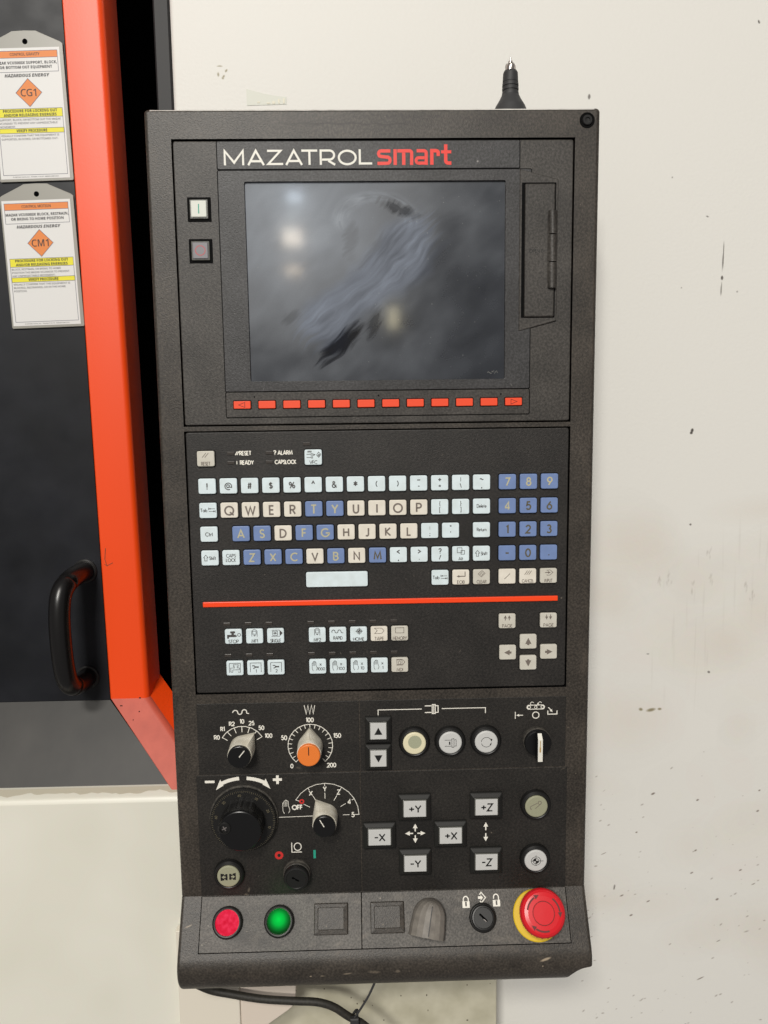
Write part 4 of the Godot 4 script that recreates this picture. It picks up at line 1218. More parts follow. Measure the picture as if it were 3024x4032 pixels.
func build_keyboard() -> void:
	uvo = Vector2.ZERO
	part(panel, "keyboard_module", slab_mesh(380.4, 266.5, 2.0, -9, -0.3, 0.9, 0.3, -408.3), M.keyplate, on_panel(0, 0))
	cap_mesh = slab_mesh(17.2, 15.2, 1.7, -0.4, 2.7, 0.6)
	gap_mesh = slab_mesh(18.8, 16.8, 2.3, -0.5, -0.12, 0.08)
	var col := func(n): return -170.2 + 21.0 * n
	var small := Vector2(0, -4.9)
	var r1 := -328.1
	var syms := ["!", "@", "#", "$", "%", "^", "&", "*", "(", ")"]
	for i in 10:
		key(col.call(i), r1, "white", syms[i], "", Vector2(0, 0.8 if i == 5 else 0.0), 6.6 if i == 1 else (5.4 if i in [5, 8, 9] else 6.0))
	var two := [["_", "-"], ["+", "="], ["|", "\\"], ["~", ","]]
	for i in 4:
		two_key(col.call(10 + i), r1, two[i][0], two[i][1])
	var r2 := -352.3
	key(col.call(0), r2, "white", "Tab", "tab", Vector2(-4.2, 0.3), 3.2)
	for i in 10:
		var ch := "QWERTYUIOP"[i]
		key(col.call(1 + i), r2, "blue" if ch in "TY" else "beige", ch, "", Vector2(0, -0.4), 8.4)
	two_key(col.call(11), r2, "{", "[")
	two_key(col.call(12), r2, "}", "]")
	key(col.call(13), r2, "white", "Delete", "", Vector2(0, 0.4), 3.2)
	var r3 := -376.2
	key(col.call(0), r3, "white", "Ctrl", "", Vector2(0, 0), 3.6)
	for i in 9:
		var ch := "ASDFGHJKL"[i]
		key(-138.4 + 21.0 * i, r3, "blue" if ch in "ASFG" else "beige", ch, "", Vector2(0, -0.2), 7.8)
	two_key(-138.4 + 189.0, r3, ":", ";")
	two_key(-138.4 + 210.0, r3, "\"", "'")
	key(col.call(13), r3, "white", "Return", "", Vector2(0, 0.4), 3.2)
	var r4 := -400.3
	key(col.call(0), r4, "white", "Shift", "shift", Vector2(2.6, 0), 3.3)
	var cl := key(col.call(1), r4, "white", "", "", Vector2.ZERO)
	var st := start()
	write(st, "CAPS", Vector2(0, 2.1), 3.2, 2.84, 0.16, 0, 0.0, 0.9)
	write(st, "LOCK", Vector2(0, -2.4), 3.2, 2.84, 0.16, 0, 0.0, 0.9)
	part(cl, "legend", done(st), M.ink)
	for i in 7:
		var ch := "ZXCVBNM"[i]
		key(col.call(2 + i), r4, "beige" if ch in "VN" else "blue", ch, "", Vector2(0, -0.2), 7.6)
	two_key(col.call(9), r4, "<", ",")
	two_key(col.call(10), r4, ">", ".")
	two_key(col.call(11), r4, "?", "/")
	key(col.call(12), r4, "white", "Alt", "alt", small, 3.0)
	key(col.call(13), r4, "white", "Shift", "shift", Vector2(2.6, 0), 3.3)
	var pad := ["789", "456", "123", "-0."]
	var ys := [r1, r2, r3, r4]
	for j in 4:
		for i in 3:
			key(128.8 + 21.15 * i, ys[j], "blue", pad[j][i], "", Vector2.ZERO, 7.6 if pad[j][i] != "." else 6.0)
	var r5 := -424.4
	key(60.8, r5, "white", "Tab", "tab", Vector2(-4.2, 0.3), 3.2)
	key(81.9, r5, "beige", "EOB", "eob", small, 3.1)
	key(102.9, r5, "grey", "CLEAR", "clear", small, 3.1)
	key(129.0, r5, "beige", "", "slash")
	key(150.1, r5, "beige", "CANCEL", "cancel", small, 3.0)
	key(171.2, r5, "grey", "INPUT", "input", small, 3.0)
	var sp := part(panel, "space_key", slab_mesh(62.2, 15.4, 1.7, -0.4, 2.7, 0.6), M.key_white, on_panel(-43.6, -424.3))
	part(sp, "key_gap", slab_mesh(64.0, 17.2, 2.3, -0.5, -0.12, 0.08), M.black)
	key(-170.4, -300.8, "grey", "RESET", "reset", small, 3.2)
	key(-64.5, -300.8, "white", "VFC", "vfc", small, 3.2)
	# machine keys
	var y1 := -481.6
	var y2 := -514.8
	var row1 := [[-149.8, "white", "STOP", "tap"], [-128.4, "white", "MF1", "lamp"], [-107.1, "white", "SINGLE", "single"], [-64.8, "white", "MF2", "lamp"], [-43.8, "white", "RAPID", "rapid"], [-22.7, "white", "HOME", "target"], [-1.8, "beige", "TAPE", "tape"], [19.2, "grey", "MEMORY", "memory"]]
	for r in row1:
		var kk := key(r[0], y1, r[1], r[2], r[3], small if r[2] != "RAPID" else Vector2(0, -3.4), 3.2)
		if r[2] == "STOP":
			st = start()
			draw(st, ICON.ring, Vector2(0, 0.2), 2.84)
			part(kk, "legend", done(st), M.ink)
	key(-149.5, y2, "white", "", "coolant")
	key(-128.4, y2, "white", "1", "wrench", Vector2(0.4, -3.4), 3.0)
	key(-107.6, y2, "white", "2", "wrench", Vector2(0.4, -3.4), 3.0)
	for r in [[-65.1, "1000"], [-44.1, "100"], [-22.8, "10"], [-1.9, "1"]]:
		var kk := key(r[0], y2, "white", "", "hand")
		st = start()
		write(st, "×", Vector2(3.0, 2.6), 4.4, 2.84, 0.12)
		write(st, r[1], Vector2(3.4, -2.4), 3.0, 2.86, 0.16, 0, 0.0, 0.95 if r[1].length() > 3 else 1.1)
		part(kk, "legend", done(st), M.ink)
	key(19.0, y2, "grey", "MDI", "mdi", small, 3.1)
	# paging and arrow keys
	key(129.4, -470.9, "grey", "PAGE", "pageup", small, 3.1)
	key(171.8, -470.9, "grey", "PAGE", "pagedown", small, 3.1)
	key(151.2, -492.9, "grey", "", "up")
	key(130.1, -504.0, "grey", "", "left")
	key(172.4, -504.0, "grey", "", "right")
	key(151.3, -515.2, "grey", "", "down")
	# little signal windows
	var led := slab_mesh(7.0, 3.2, 0.3, -0.5, 0.5, 0.35)
	for p in [[-146.2, -296.0], [-146.2, -305.3], [-108.1, -296.0], [-108.1, -305.2], [-70.8, -287.7]]:
		part(panel, "signal_window", led, M.dark_lens, on_panel(p[0], p[1]))
	for x in [-156.4, -134.9, -113.8, -71.3, -50.2, -29.0, -7.8, 13.4]:
		part(panel, "signal_window", led, M.dark_lens, on_panel(x, -469.2))
		part(panel, "signal_window", led, M.dark_lens, on_panel(x, -502.0))
	st = start()
	write(st, "RESET", Vector2(-139.8 + 2.4, -296.0), 3.7, -0.16, 0.24, -1, 0.0, 0.9)
	draw(st, "l .9 -141.4,-297.8 -139.2,-294.2;l .9 -139.9,-297.8 -137.7,-294.2", Vector2(-0.3, 0), -0.16)
	st = printed(st, "lettering")
	write(st, "I", Vector2(-140.4, -305.3), 3.2, -0.16, 0.24)
	write(st, "READY", Vector2(-137.0, -305.3), 3.7, -0.16, 0.24, -1, 0.0, 0.88)
	st = printed(st, "lettering")
	write(st, "?", Vector2(-102.6, -296.0), 4.2, -0.16, 0.24)
	write(st, "ALARM", Vector2(-99.6, -296.0), 3.7, -0.16, 0.24, -1, 0.0, 0.9)
	st = printed(st, "lettering")
	write(st, "CAPSLOCK", Vector2(-102.6, -305.2), 3.6, -0.16, 0.24, -1, 0.0, 0.84)
	part(panel, "lettering", done(st), M.white_print, on_panel(0, 0))
	# orange bar
	part(panel, "orange_bar", slab_mesh(361.0, 5.2, 0.6, -0.4, 1.6, 0.6), M.orange_bar, on_panel(0.9, -448.4))

func two_key(x: float, y: float, upper: String, lower: String) -> void:
	var k := key(x, y, "white")
	var st := start()
	var hu := 5.0 if upper in ["?", "<", ">", "+", "_", "~"] else 4.0
	write(st, upper, Vector2(0, 3.2), hu, 2.84, 0.2 if hu > 4.5 else 0.18)
	write(st, lower, Vector2(0, -3.0), 4.2 if lower != "," else 5.2, 2.84, 0.19)
	part(k, "legend", done(st), M.ink)

func round_button(x: float, y: float, lens: Material, icon := "", ink: Material = null, s := 1.0) -> MeshInstance3D:
	var b := part(panel, "round_button", lathe_mesh([[16.2, -0.3], [16.2, 3.0], [15.6, 5.0], [14.2, 6.6], [13.2, 6.9], [12.5, 6.5], [12.3, 4.0]], 44), M.soft_black, on_panel(x, y))
	part(b, "button_floor", lathe_mesh([[12.6, 2.0], [12.6, 4.2], [0.01, 4.2]], 32), M.black)
	part(b, "button_lens", lathe_mesh([[11.9, 4.2], [11.9, 6.4], [11.4, 7.0], [10.6, 7.3], [0.01, 7.4]], 40), lens)
	if icon != "":
		var st := start()
		draw(st, ICON[icon], Vector2.ZERO, 7.5, s)
		part(b, "legend", done(st), ink)
	return b

func frame_button(x: float, y: float, w: float, h: float, iw: float, ih: float) -> MeshInstance3D:
	var st := start()
	loft(st, [lift(rr(0, 0, w, h, 1.2), -0.3), lift(rr(0, 0, w, h, 1.2), 3.4), lift(rr(0, 0, w - 1.2, h - 1.2, 1.0), 4.2), lift(rr(0, 0, iw + 4.4, ih + 4.4, 0.8), 6.6), lift(rr(0, 0, iw + 3.4, ih + 3.4, 0.8), 6.6), lift(rr(0, 0, iw + 2.8, ih + 2.8, 0.8), 3.6)], true)
	var b := part(panel, "frame_button", done(st), M.frame_black, on_panel(x, y))
	part(b, "clear_cap", slab_mesh(iw + 2.2, ih + 2.2, 0.8, 3.4, 6.2, 0.7), M.clear_grey)
	part(b, "button_cap", slab_mesh(iw, ih, 0.4, 5.6, 6.9, 0.3), M.btn_white)
	return b

func pointer_knob(x: float, y: float, turn: float, cap: Material, mark: Material) -> void:
	var st := start()
	var n := 60
	var ring := func(r: float, tip: float, z: float) -> PackedVector3Array:
		var out := PackedVector3Array()
		var ft := acos(r / tip) if tip > r else 0.0
		for i in n:
			var f := TAU * i / n
			var d := absf(wrapf(f - PI / 2, -PI, PI))
			var rho := r if d >= ft else r / cos(d - ft)
			out.append(Vector3(cos(f) * rho, sin(f) * rho, z))
		return out
	loft(st, [ring.call(13.0, 20.5, -0.2), ring.call(13.0, 20.5, 5.0), ring.call(12.9, 19.6, 7.0), ring.call(12.2, 12.5, 20.5)], true)
	var k := part(panel, "pointer_knob", done(st), M.knob_grey, on_panel(x, y))
	k.rotation.z = turn
	part(k, "knob_cap", lathe_mesh([[11.6, 20.3], [11.6, 23.2], [11.2, 23.9], [10.6, 24.2], [0.01, 24.2]], 40), cap)
	st = start()
	ribbon(st, V2([0, 0.2, 0, 9.0]), 0.9, 24.3)
	part(k, "mark", done(st), mark)

func printed(st: SurfaceTool, called: String) -> SurfaceTool:
	part(panel, called, done(st), M.white_print, on_panel(0, 0))
	return start()

func build_lower() -> void:
	uvo = Vector2.ZERO
	for r in [[-191.0, -23.9, -552.9, -629.4], [-22.8, 192.0, -552.9, -629.4], [-194.3, -24.4, -630.4, -764.7], [-23.3, 194.2, -630.4, -764.7]]:
		part(panel, "control_plate", slab_mesh(r[1] - r[0], r[2] - r[3], 0.8, -0.6, 0.3, 0.3, (r[0] + r[1]) / 2, (r[2] + r[3]) / 2), M.lowplate, on_panel(0, 0))
	var z := 0.36
	var st := start()
	# scale of the rapid override
	draw(st, "l .95 -154.2,-562.6 @-151.2,-562.4,2.4,2.0,170,20 @-146.6,-562.2,2.2,2.6,200,340 @-141.9,-562.2,2.4,2.4,160,20 @-138.0,-562.6,1.7,1.4,200,300", Vector2.ZERO, z)
	var c1 := Vector2(-145, -601.5)
	draw(st, "l .7 @-145,-601.5,23.9,23.9,149,31", Vector2.ZERO, z)
	for i in 7:
		var a := deg_to_rad(149.5 - 19.75 * i)
		ribbon(st, PackedVector2Array([c1 + Vector2(cos(a), sin(a)) * 24.2, c1 + Vector2(cos(a), sin(a)) * 17.6]), 0.7, z + 0.01 * (i + 2))
	var lab := [["R0", -171.1, -589.0], ["R1", -164.9, -580.1], ["R2", -155.2, -574.7], ["10", -144.7, -572.3], ["25", -134.9, -574.4], ["50", -125.0, -579.6], ["100", -117.8, -588.3]]
	for l in lab:
		write(st, l[0], Vector2(l[1], l[2]), 4.1, z + 0.2, 0.22, 0, 0.0, 0.95)
	st = printed(st, "rapid_scale")
	# scale of the feed override
	draw(st, "l .8 -79.8,-556.6 -77.9,-566 -76,-556.6 -74.2,-566 -72.4,-556.6 -70.6,-566 -69.0,-556.8", Vector2(-0.4, 0), z)
	var c2 := Vector2(-74.9, -600.2)
	draw(st, "l .7 @-74.9,-600.2,23.2,23.2,229,-49", Vector2.ZERO, z)
	for i in 21:
		var a := deg_to_rad(229 - 13.9 * i)
		ribbon(st, PackedVector2Array([c2 + Vector2(cos(a), sin(a)) * 23.5, c2 + Vector2(cos(a), sin(a)) * 19.0]), 0.65, z + 0.01 * (i + 2))
	for l in [["0", -94.6, -621.9], ["50", -101.8, -590.9], ["100", -74.8, -572.3], ["150", -46.8, -589.8], ["200", -53.3, -621.8]]:
		write(st, l[0], Vector2(l[1], l[2]), 4.3, z + 0.3, 0.22, 0, 0.0, 0.95)
	st = printed(st, "feed_scale")
	# minus and plus of the hand wheel
	draw(st, "p -185.6,-635.9 -175.5,-635.9 -175.5,-638.6 -185.6,-638.6;p -114.9,-635.1 -105.4,-635.1 -105.4,-637.9 -114.9,-637.9;p -111.5,-631.9 -108.7,-631.9 -108.7,-641.3 -111.5,-641.3", Vector2.ZERO, z)
	for s in [-1.0, 1.0]:
		var arc := PackedVector2Array()
		var cc := Vector2(-146.0, -684.0)
		for k in 9:
			var a := deg_to_rad(90 - s * (4.5 + 22.0 * k / 8.0))
			arc.append(cc + Vector2(cos(a), sin(a)) * 51.8)
		for k in 9:
			var a := deg_to_rad(90 - s * (26.5 - 22.0 * k / 8.0))
			arc.append(cc + Vector2(cos(a), sin(a)) * 48.0)
		poly(st, arc, z)
		var a0 := deg_to_rad(90 - s * 26.0)
		var d := Vector2(cos(a0), sin(a0))
		var tg: Vector2 = Vector2(d.y, -d.x) * s
		poly(st, PackedVector2Array([cc + d * 54.4 - tg * 0.3, cc + d * 47.0 - tg * 0.3, cc + d * 46.2 + tg * 9.0]), z + 0.02)
	st = printed(st, "wheel_arrows")
	# scale of the axis selector
	var c3 := Vector2(-61.0, -677.2)
	draw(st, "l .6 -87.4,-661.0 @-61,-677.2,35.4,35.4,150,0 -32.0,-677.3", Vector2.ZERO, z)
	draw(st, "l .6 -29.6,-677.25 -25.5,-677.25", Vector2.ZERO, z + 0.04)
	for a_ in [120.0, 90.0, 60.0, 30.0]:
		var a := deg_to_rad(a_)
		var d := Vector2(cos(a), sin(a))
		ribbon(st, PackedVector2Array([c3 + d * 35.4, c3 + d * 32.2]), 0.6, z + 0.02 + a_ * 0.0005)
		ribbon(st, PackedVector2Array([c3 + d * 25.0, c3 + d * 18.6]), 0.6, z + 0.03 + a_ * 0.0005)
	ribbon(st, V2([-83.6, -664.2, -77.0, -667.8]), 0.6, z + 0.05)
	ribbon(st, V2([-42.6, -677.2, -35.6, -677.2]), 0.6, z + 0.05)
	ribbon(st, V2([-109.6, -678.2, -72, -677.6]), 0.6, z + 0.06)
	for l in [["X", -75.7, -652.4], ["Y", -61.0, -648.0], ["Z", -46.6, -651.8], ["4", -35.6, -662.8], ["5", -32.0, -677.2]]:
		write(st, l[0], Vector2(l[1], l[2]), 4.8, z + 0.12, 0.2)
	write(st, "OFF", Vector2(-90.2, -667.6), 4.6, z + 0.14, 0.26, 0, 0.0, 0.98)
	draw(st, ICON.hand, Vector2(-97.2, -667.8), z + 0.1, 1.45, 0.0, 0.75)
	st = printed(st, "axis_scale")
	# coolant key switch
	draw(st, "l .9 -97.2,-706.8 -97.2,-717.6 -86.6,-717.6;o .9 @-91.0,-711.6,3.7,4.2,0,345", Vector2.ZERO, z)
	printed(st, "switch_sign")
	st = start()
	draw(st, "o 2.6 @-110.9,-720.8,3.2,3.2,0,348;o 1.5 @-85.4,-661.3,1.9,1.9,0,345", Vector2.ZERO, z)
	part(panel, "red_ring", done(st), M.red_print, on_panel(0, 0))
	st = start()
	draw(st, "p -74.6,-715.8 -72.1,-715.8 -72.1,-725.2 -74.6,-725.2", Vector2.ZERO, z)
	part(panel, "green_bar", done(st), M.green_print, on_panel(0, 0))
	# right hand printing
	st = start()
	draw(st, "l .85 -4,-569 -4,-563.3 41.4,-563.3;l .85 62.1,-563.3 107.6,-563.3 107.6,-569.2", Vector2.ZERO, z)
	draw(st, ICON.spindle, Vector2(51.6, -563.6), z + 0.04, 1.05)
	st = printed(st, "spindle_sign")
	draw(st, "l .8 138.9,-568.6 138.9,-576.2;" + arrow(147.0, -572.4, 139.9, -572.4, .9, 2.6) + ";o .95 @160.3,-572.6,3.4,3.4,0,345", Vector2.ZERO, z)
	draw(st, "o .8 @153.2,-563.9,2.2,2.2,90,270 @167.2,-563.9,2.2,2.2,-90,90;o .7 @153.2,-563.9,1.5,1.5,0,340;o .7 @167.2,-563.9,1.5,1.5,0,340;o .5 @160.2,-564.0,1.4,1.3,0,340;l .6 @156.3,-560.1,1.7,1.8,300,20;l .6 @160.4,-560.4,1.6,1.7,40,-130;l .6 @164.6,-560.1,1.7,1.8,240,20;l .5 @159.0,-564,2.4,2.2,70,-20", Vector2.ZERO, z)
	draw(st, "l 1 172.9,-568.0 172.9,-571.9 182.5,-571.9 182.5,-568.0;" + arrow(173.4, -564.4, 177.9, -569.6, .9, 2.6), Vector2.ZERO, z)
	st = printed(st, "turn_switch_signs")
	var cc4 := Vector2(33.5, -700.0)
	for k in 4:
		draw(st, arrow(0, 2.2, 0, 10.8, 1.3, 4.4), cc4, z + 0.01 * k, 1.0, PI / 2 * k)
	st = printed(st, "cross_arrows")
	for k in 2:
		draw(st, arrow(0, 1.6, 0, 10.8, 1.3, 4.4), Vector2(108.4, -700.2), z, 1.0, PI * k)
	printed(st, "axis_arrows")
	# pointer knobs
	pointer_knob(-145.0, -600.5, deg_to_rad(-39), M.gloss_black, M.white_print)
	pointer_knob(-74.9, -600.4, 0.0, M.knob_orange, M.ink_black)
	pointer_knob(-61.0, -677.2, deg_to_rad(29), M.gloss_black, M.white_print)
	# hand wheel
	var w := part(panel, "hand_wheel", lathe_mesh([[35.8, -0.3], [35.8, 2.2], [35.2, 3.0], [34.0, 3.0]], 72), M.dusty_black, on_panel(-146.0, -677.0))
	part(w, "dial", lathe_mesh([[34.3, 2.4], [34.3, 7.2], [33.6, 8.2], [22.0, 8.6]], 72), M.soft_black)
	st = start()
	for k in 100:
		var a := TAU * k / 100.0
		var d := Vector2(cos(a), sin(a))
		ribbon(st, PackedVector2Array([d * 33.2, d * (31.4 if k % 5 else 30.6)]), 0.32, 8.55)
	for k in 10:
		var a := deg_to_rad(96 - 37.0 * (4 - k))
		write(st, str(k * 10), Vector2(cos(a), sin(a)) * 28.2, 2.4, 8.75, 0.16, 0, a - PI / 2, 1.0) if k in [1, 2, 3, 4, 5, 6] else null
	part(w, "dial_scale", done(st), flat(Color(0.42, 0.39, 0.31), 0.5))
	st = start()
	var gear := func(r0: float, r1: float, z_: float) -> PackedVector3Array:
		var out := PackedVector3Array()
		for i in 80:
			var a := TAU * i / 80.0
			var ph := fposmod(i + 4, 8)
			out.append(Vector3(cos(a), sin(a), 0) * (r0 if ph < 3 else r1) + Vector3(0, 0, z_))
		return out
	loft(st, [gear.call(23.0, 23.0, 8.2), gear.call(23.0, 22.2, 9.5), gear.call(22.9, 22.1, 22.5), gear.call(21.8, 21.4, 24.0)], false)
	part(w, "wheel_grip", done(st), M.soft_black)
	part(w, "wheel_cap", lathe_mesh([[22.2, 23.0], [22.0, 26.6], [21.2, 28.4], [20.4, 28.9], [0.01, 29.1]], 64), M.gloss_black)
	var sp := part(w, "spinner_seat", lathe_mesh([[6.8, 28.0], [6.6, 29.6], [5.8, 30.6], [4.6, 30.6], [4.4, 29.2], [0.01, 29.2]], 28), M.soft_black, Vector3(-15.4, 4.0, 0) * K)
	st = start()
	for k in 2:
		ribbon(st, PackedVector2Array([Vector2(-2.6, 0).rotated(k * PI / 2 + 0.5) + Vector2(-15.4, 4.0), Vector2(2.6, 0).rotated(k * PI / 2 + 0.5) + Vector2(-15.4, 4.0)]), 1.1, 29.7 + k * 0.02)
	part(w, "cross_slot", done(st), M.steel)
	# key switch for coolant
	var ks := part(panel, "key_switch", lathe_mesh([[14.5, -0.3], [14.5, 3.0], [13.9, 4.0], [13.6, 5.2], [14.0, 5.6], [14.0, 8.0], [13.4, 8.6]], 48), M.dusty_black, on_panel(-92.2, -739.8))
	part(ks, "lock_barrel", lathe_mesh([[13.4, 8.0], [13.2, 12.4], [12.4, 13.8], [10.6, 14.2], [10.0, 13.6], [0.01, 13.6]], 44), M.soft_black)
	st = start()
	draw(st, "p -4.6,1.9 -3.2,2.6 -.4,.4 2.6,-1.2 3.4,-2.4 2.2,-2.9 -.8,-1.4 -1.2,-.2 -4.4,.4", Vector2(0, 0), 13.72)
	part(ks, "key_slot", done(st), M.pit)
	# round buttons
	round_button(-163.7, -739.0, M.btn_old, "door", M.ink_black, 1.02)
	st = start()
	draw(st, ICON.door_arrows, Vector2.ZERO, 7.62, 1.02)
	part(panel.get_node("round_button"), "legend", done(st), M.btn_old)
	var rb := round_button(33.1, -597.6, M.btn_cream)
	st = start()
	lathe(st, [[7.0, 7.2], [7.0, 7.46], [0.01, 7.47]], 0.4, 1.6, 28)
	part(rb, "worn_spot", done(st), M.cream_spot)
	round_button(70.4, -597.8, M.btn_white, "clamp", M.ink_black)
	round_button(107.7, -597.8, M.btn_white, "cycle", M.ink_black)
	round_button(160.7, -670.0, M.btn_old, "pin", M.ink_brown, 0.9)
	round_button(160.7, -730.6, M.btn_white, "home", M.ink_black)
	# frame buttons
	for q in [[-4.1, -583.6, 1.0], [-4.4, -613.3, -1.0]]:
		var b := frame_button(q[0], q[1], 27.2, 28.4, 16.4, 17.4)
		st = start()
		poly(st, V2([0, 4.0 * q[2], -4.2, -3.8 * q[2], 4.2, -3.8 * q[2]]), 7.0)
		part(b, "legend", done(st), M.ink_black)
	for q in [["+Y", 32.9, -669.4], ["-X", -4.4, -700.0], ["+X", 70.5, -700.2], ["-Y", 33.0, -730.6], ["+Z", 108.2, -669.5], ["-Z", 108.4, -730.9]]:
		var b := frame_button(q[1], q[2], 34.2, 29.3, 23.2, 17.5)
		st = start()
		write(st, q[0], Vector2(0.2, 0), 7.6, 7.0, 0.19, 0, 0.0, 1.12, 0.16)
		part(b, "legend", done(st), M.ink_black)
	# turn switch with a white blade
	var ts := part(panel, "turn_switch", lathe_mesh([[14.6, -0.3], [14.6, 5.6], [14.0, 6.4]], 44), M.dusty_black, on_panel(161.0, -599.4))
	part(ts, "switch_disc", lathe_mesh([[14.0, 5.8], [13.9, 8.6], [13.2, 9.6], [12.2, 9.9], [0.01, 9.8]], 44), M.gloss_black)
	st = start()
	extrude(st, V2([3.0, -15.6, 3.0, 8.2, -3.0, 8.2, -3.0, -15.6]), 9.4, 19.6, 0.8)
	extrude(st, V2([2.8, 8.2, 2.6, 13.4, -2.6, 13.4, -2.8, 8.2]), 9.4, 15.4, 0.8)
	part(ts, "blade", done(st), M.gloss_black)
	st = start()
	quad(st, Vector3(-2.4, -15.2, 20.1), Vector3(2.4, -15.2, 20.1), Vector3(2.4, 8.0, 20.1), Vector3(-2.4, 8.0, 20.1))
	quad(st, Vector3(-2.4, 8.0, 20.1), Vector3(2.4, 8.0, 20.1), Vector3(1.9, 13.6, 16.2), Vector3(-2.2, 13.6, 16.2))
	quad(st, Vector3(-2.4, -15.2, 19.3), Vector3(2.4, -15.2, 19.3), Vector3(2.4, -15.2, 20.1), Vector3(-2.4, -15.2, 20.1))
	quad(st, Vector3(2.4, -15.2, 19.3), Vector3(2.4, 8.0, 19.3), Vector3(2.4, 8.0, 20.1), Vector3(2.4, -15.2, 20.1))
	quad(st, Vector3(-2.4, 8.0, 19.3), Vector3(-2.4, -15.2, 19.3), Vector3(-2.4, -15.2, 20.1), Vector3(-2.4, 8.0, 20.1))
	part(ts, "white_mark", done(st), M.logo_white)
	st = start()
	draw(st, "l .8 0,7.4 -.2,-5.6;p -.9,.2 -.9,-4.6 .7,-4.6 .7,.2", Vector2.ZERO, 20.16)
	part(ts, "worn_groove", done(st), flat(Color(0.70, 0.58, 0.36), 0.6))

# ------------------------------------------------------------------ the tilted shelf at the panel's foot
func on_shelf(o: Node3D, x := 0.0, s := 0.0, h := 0.0) -> void:
	var b := Basis(Vector3(1, 0, 0), Vector3(0, cos(TH), -sin(TH)), Vector3(0, sin(TH), cos(TH)))
	o.transform = Transform3D(b, on_panel(0, -765.0) + b * (Vector3(x, -s, h) * K))

func shelf_part(called: String, mesh: Mesh, mat: Material, x := 0.0, s := 0.0, label := "") -> MeshInstance3D:
	var o := part(panel, called, mesh, mat, Vector3.ZERO, label)
	on_shelf(o, x, s)
	return o

func lamp_button(x: float, s: float, lens: Material, glow: Color, label: String) -> void:
	var b := shelf_part("lamp_button", lathe_mesh([[15.6, -0.3], [15.6, 4.2], [15.0, 5.6], [13.8, 6.2], [12.7, 6.0], [12.4, 4.0]], 44), M.soft_black, x, s, label)
	var l := part(b, "button_lens", lens_mesh(12.3, 3.6, 6.6), lens)
	var o := OmniLight3D.new()
	o.name = "lens_glow"
	o.light_color = glow
	o.light_energy = 0.0001
	o.light_size = 0.01
	o.omni_range = 1.0
	o.shadow_enabled = true
	o.position = Vector3(0, 0, 10.0) * K
	b.add_child(o)

func lens_mesh(r: float, z0: float, z1: float) -> ArrayMesh:
	# a shallow dome with planar UVs for the glow of the bulb behind it
	var st := SurfaceTool.new()
	st.begin(Mesh.PRIMITIVE_TRIANGLES)
	var prof := [[0.0, z1 + 0.3], [r * 0.5, z1 + 0.2], [r * 0.9, z1], [r * 0.98, z1 - 0.5], [r, z0]]
	var n := 40
	for k in prof.size() - 1:
		for i in n:
			for q in [[0, 0], [1, 1], [1, 0], [0, 0], [0, 1], [1, 1]]:
				var p: Array = prof[k + q[0]]
				var a: float = TAU * (i + q[1]) / n
				st.set_smooth_group(1 if k < 2 else 2 + k)
				st.set_uv(Vector2(0.5 + 0.5 * cos(a) * p[0] / r, 0.5 - 0.5 * sin(a) * p[0] / r))
				st.add_vertex(Vector3(cos(a) * p[0], sin(a) * p[0], p[1]) * K)
	st.generate_normals(true)
	return st.commit()

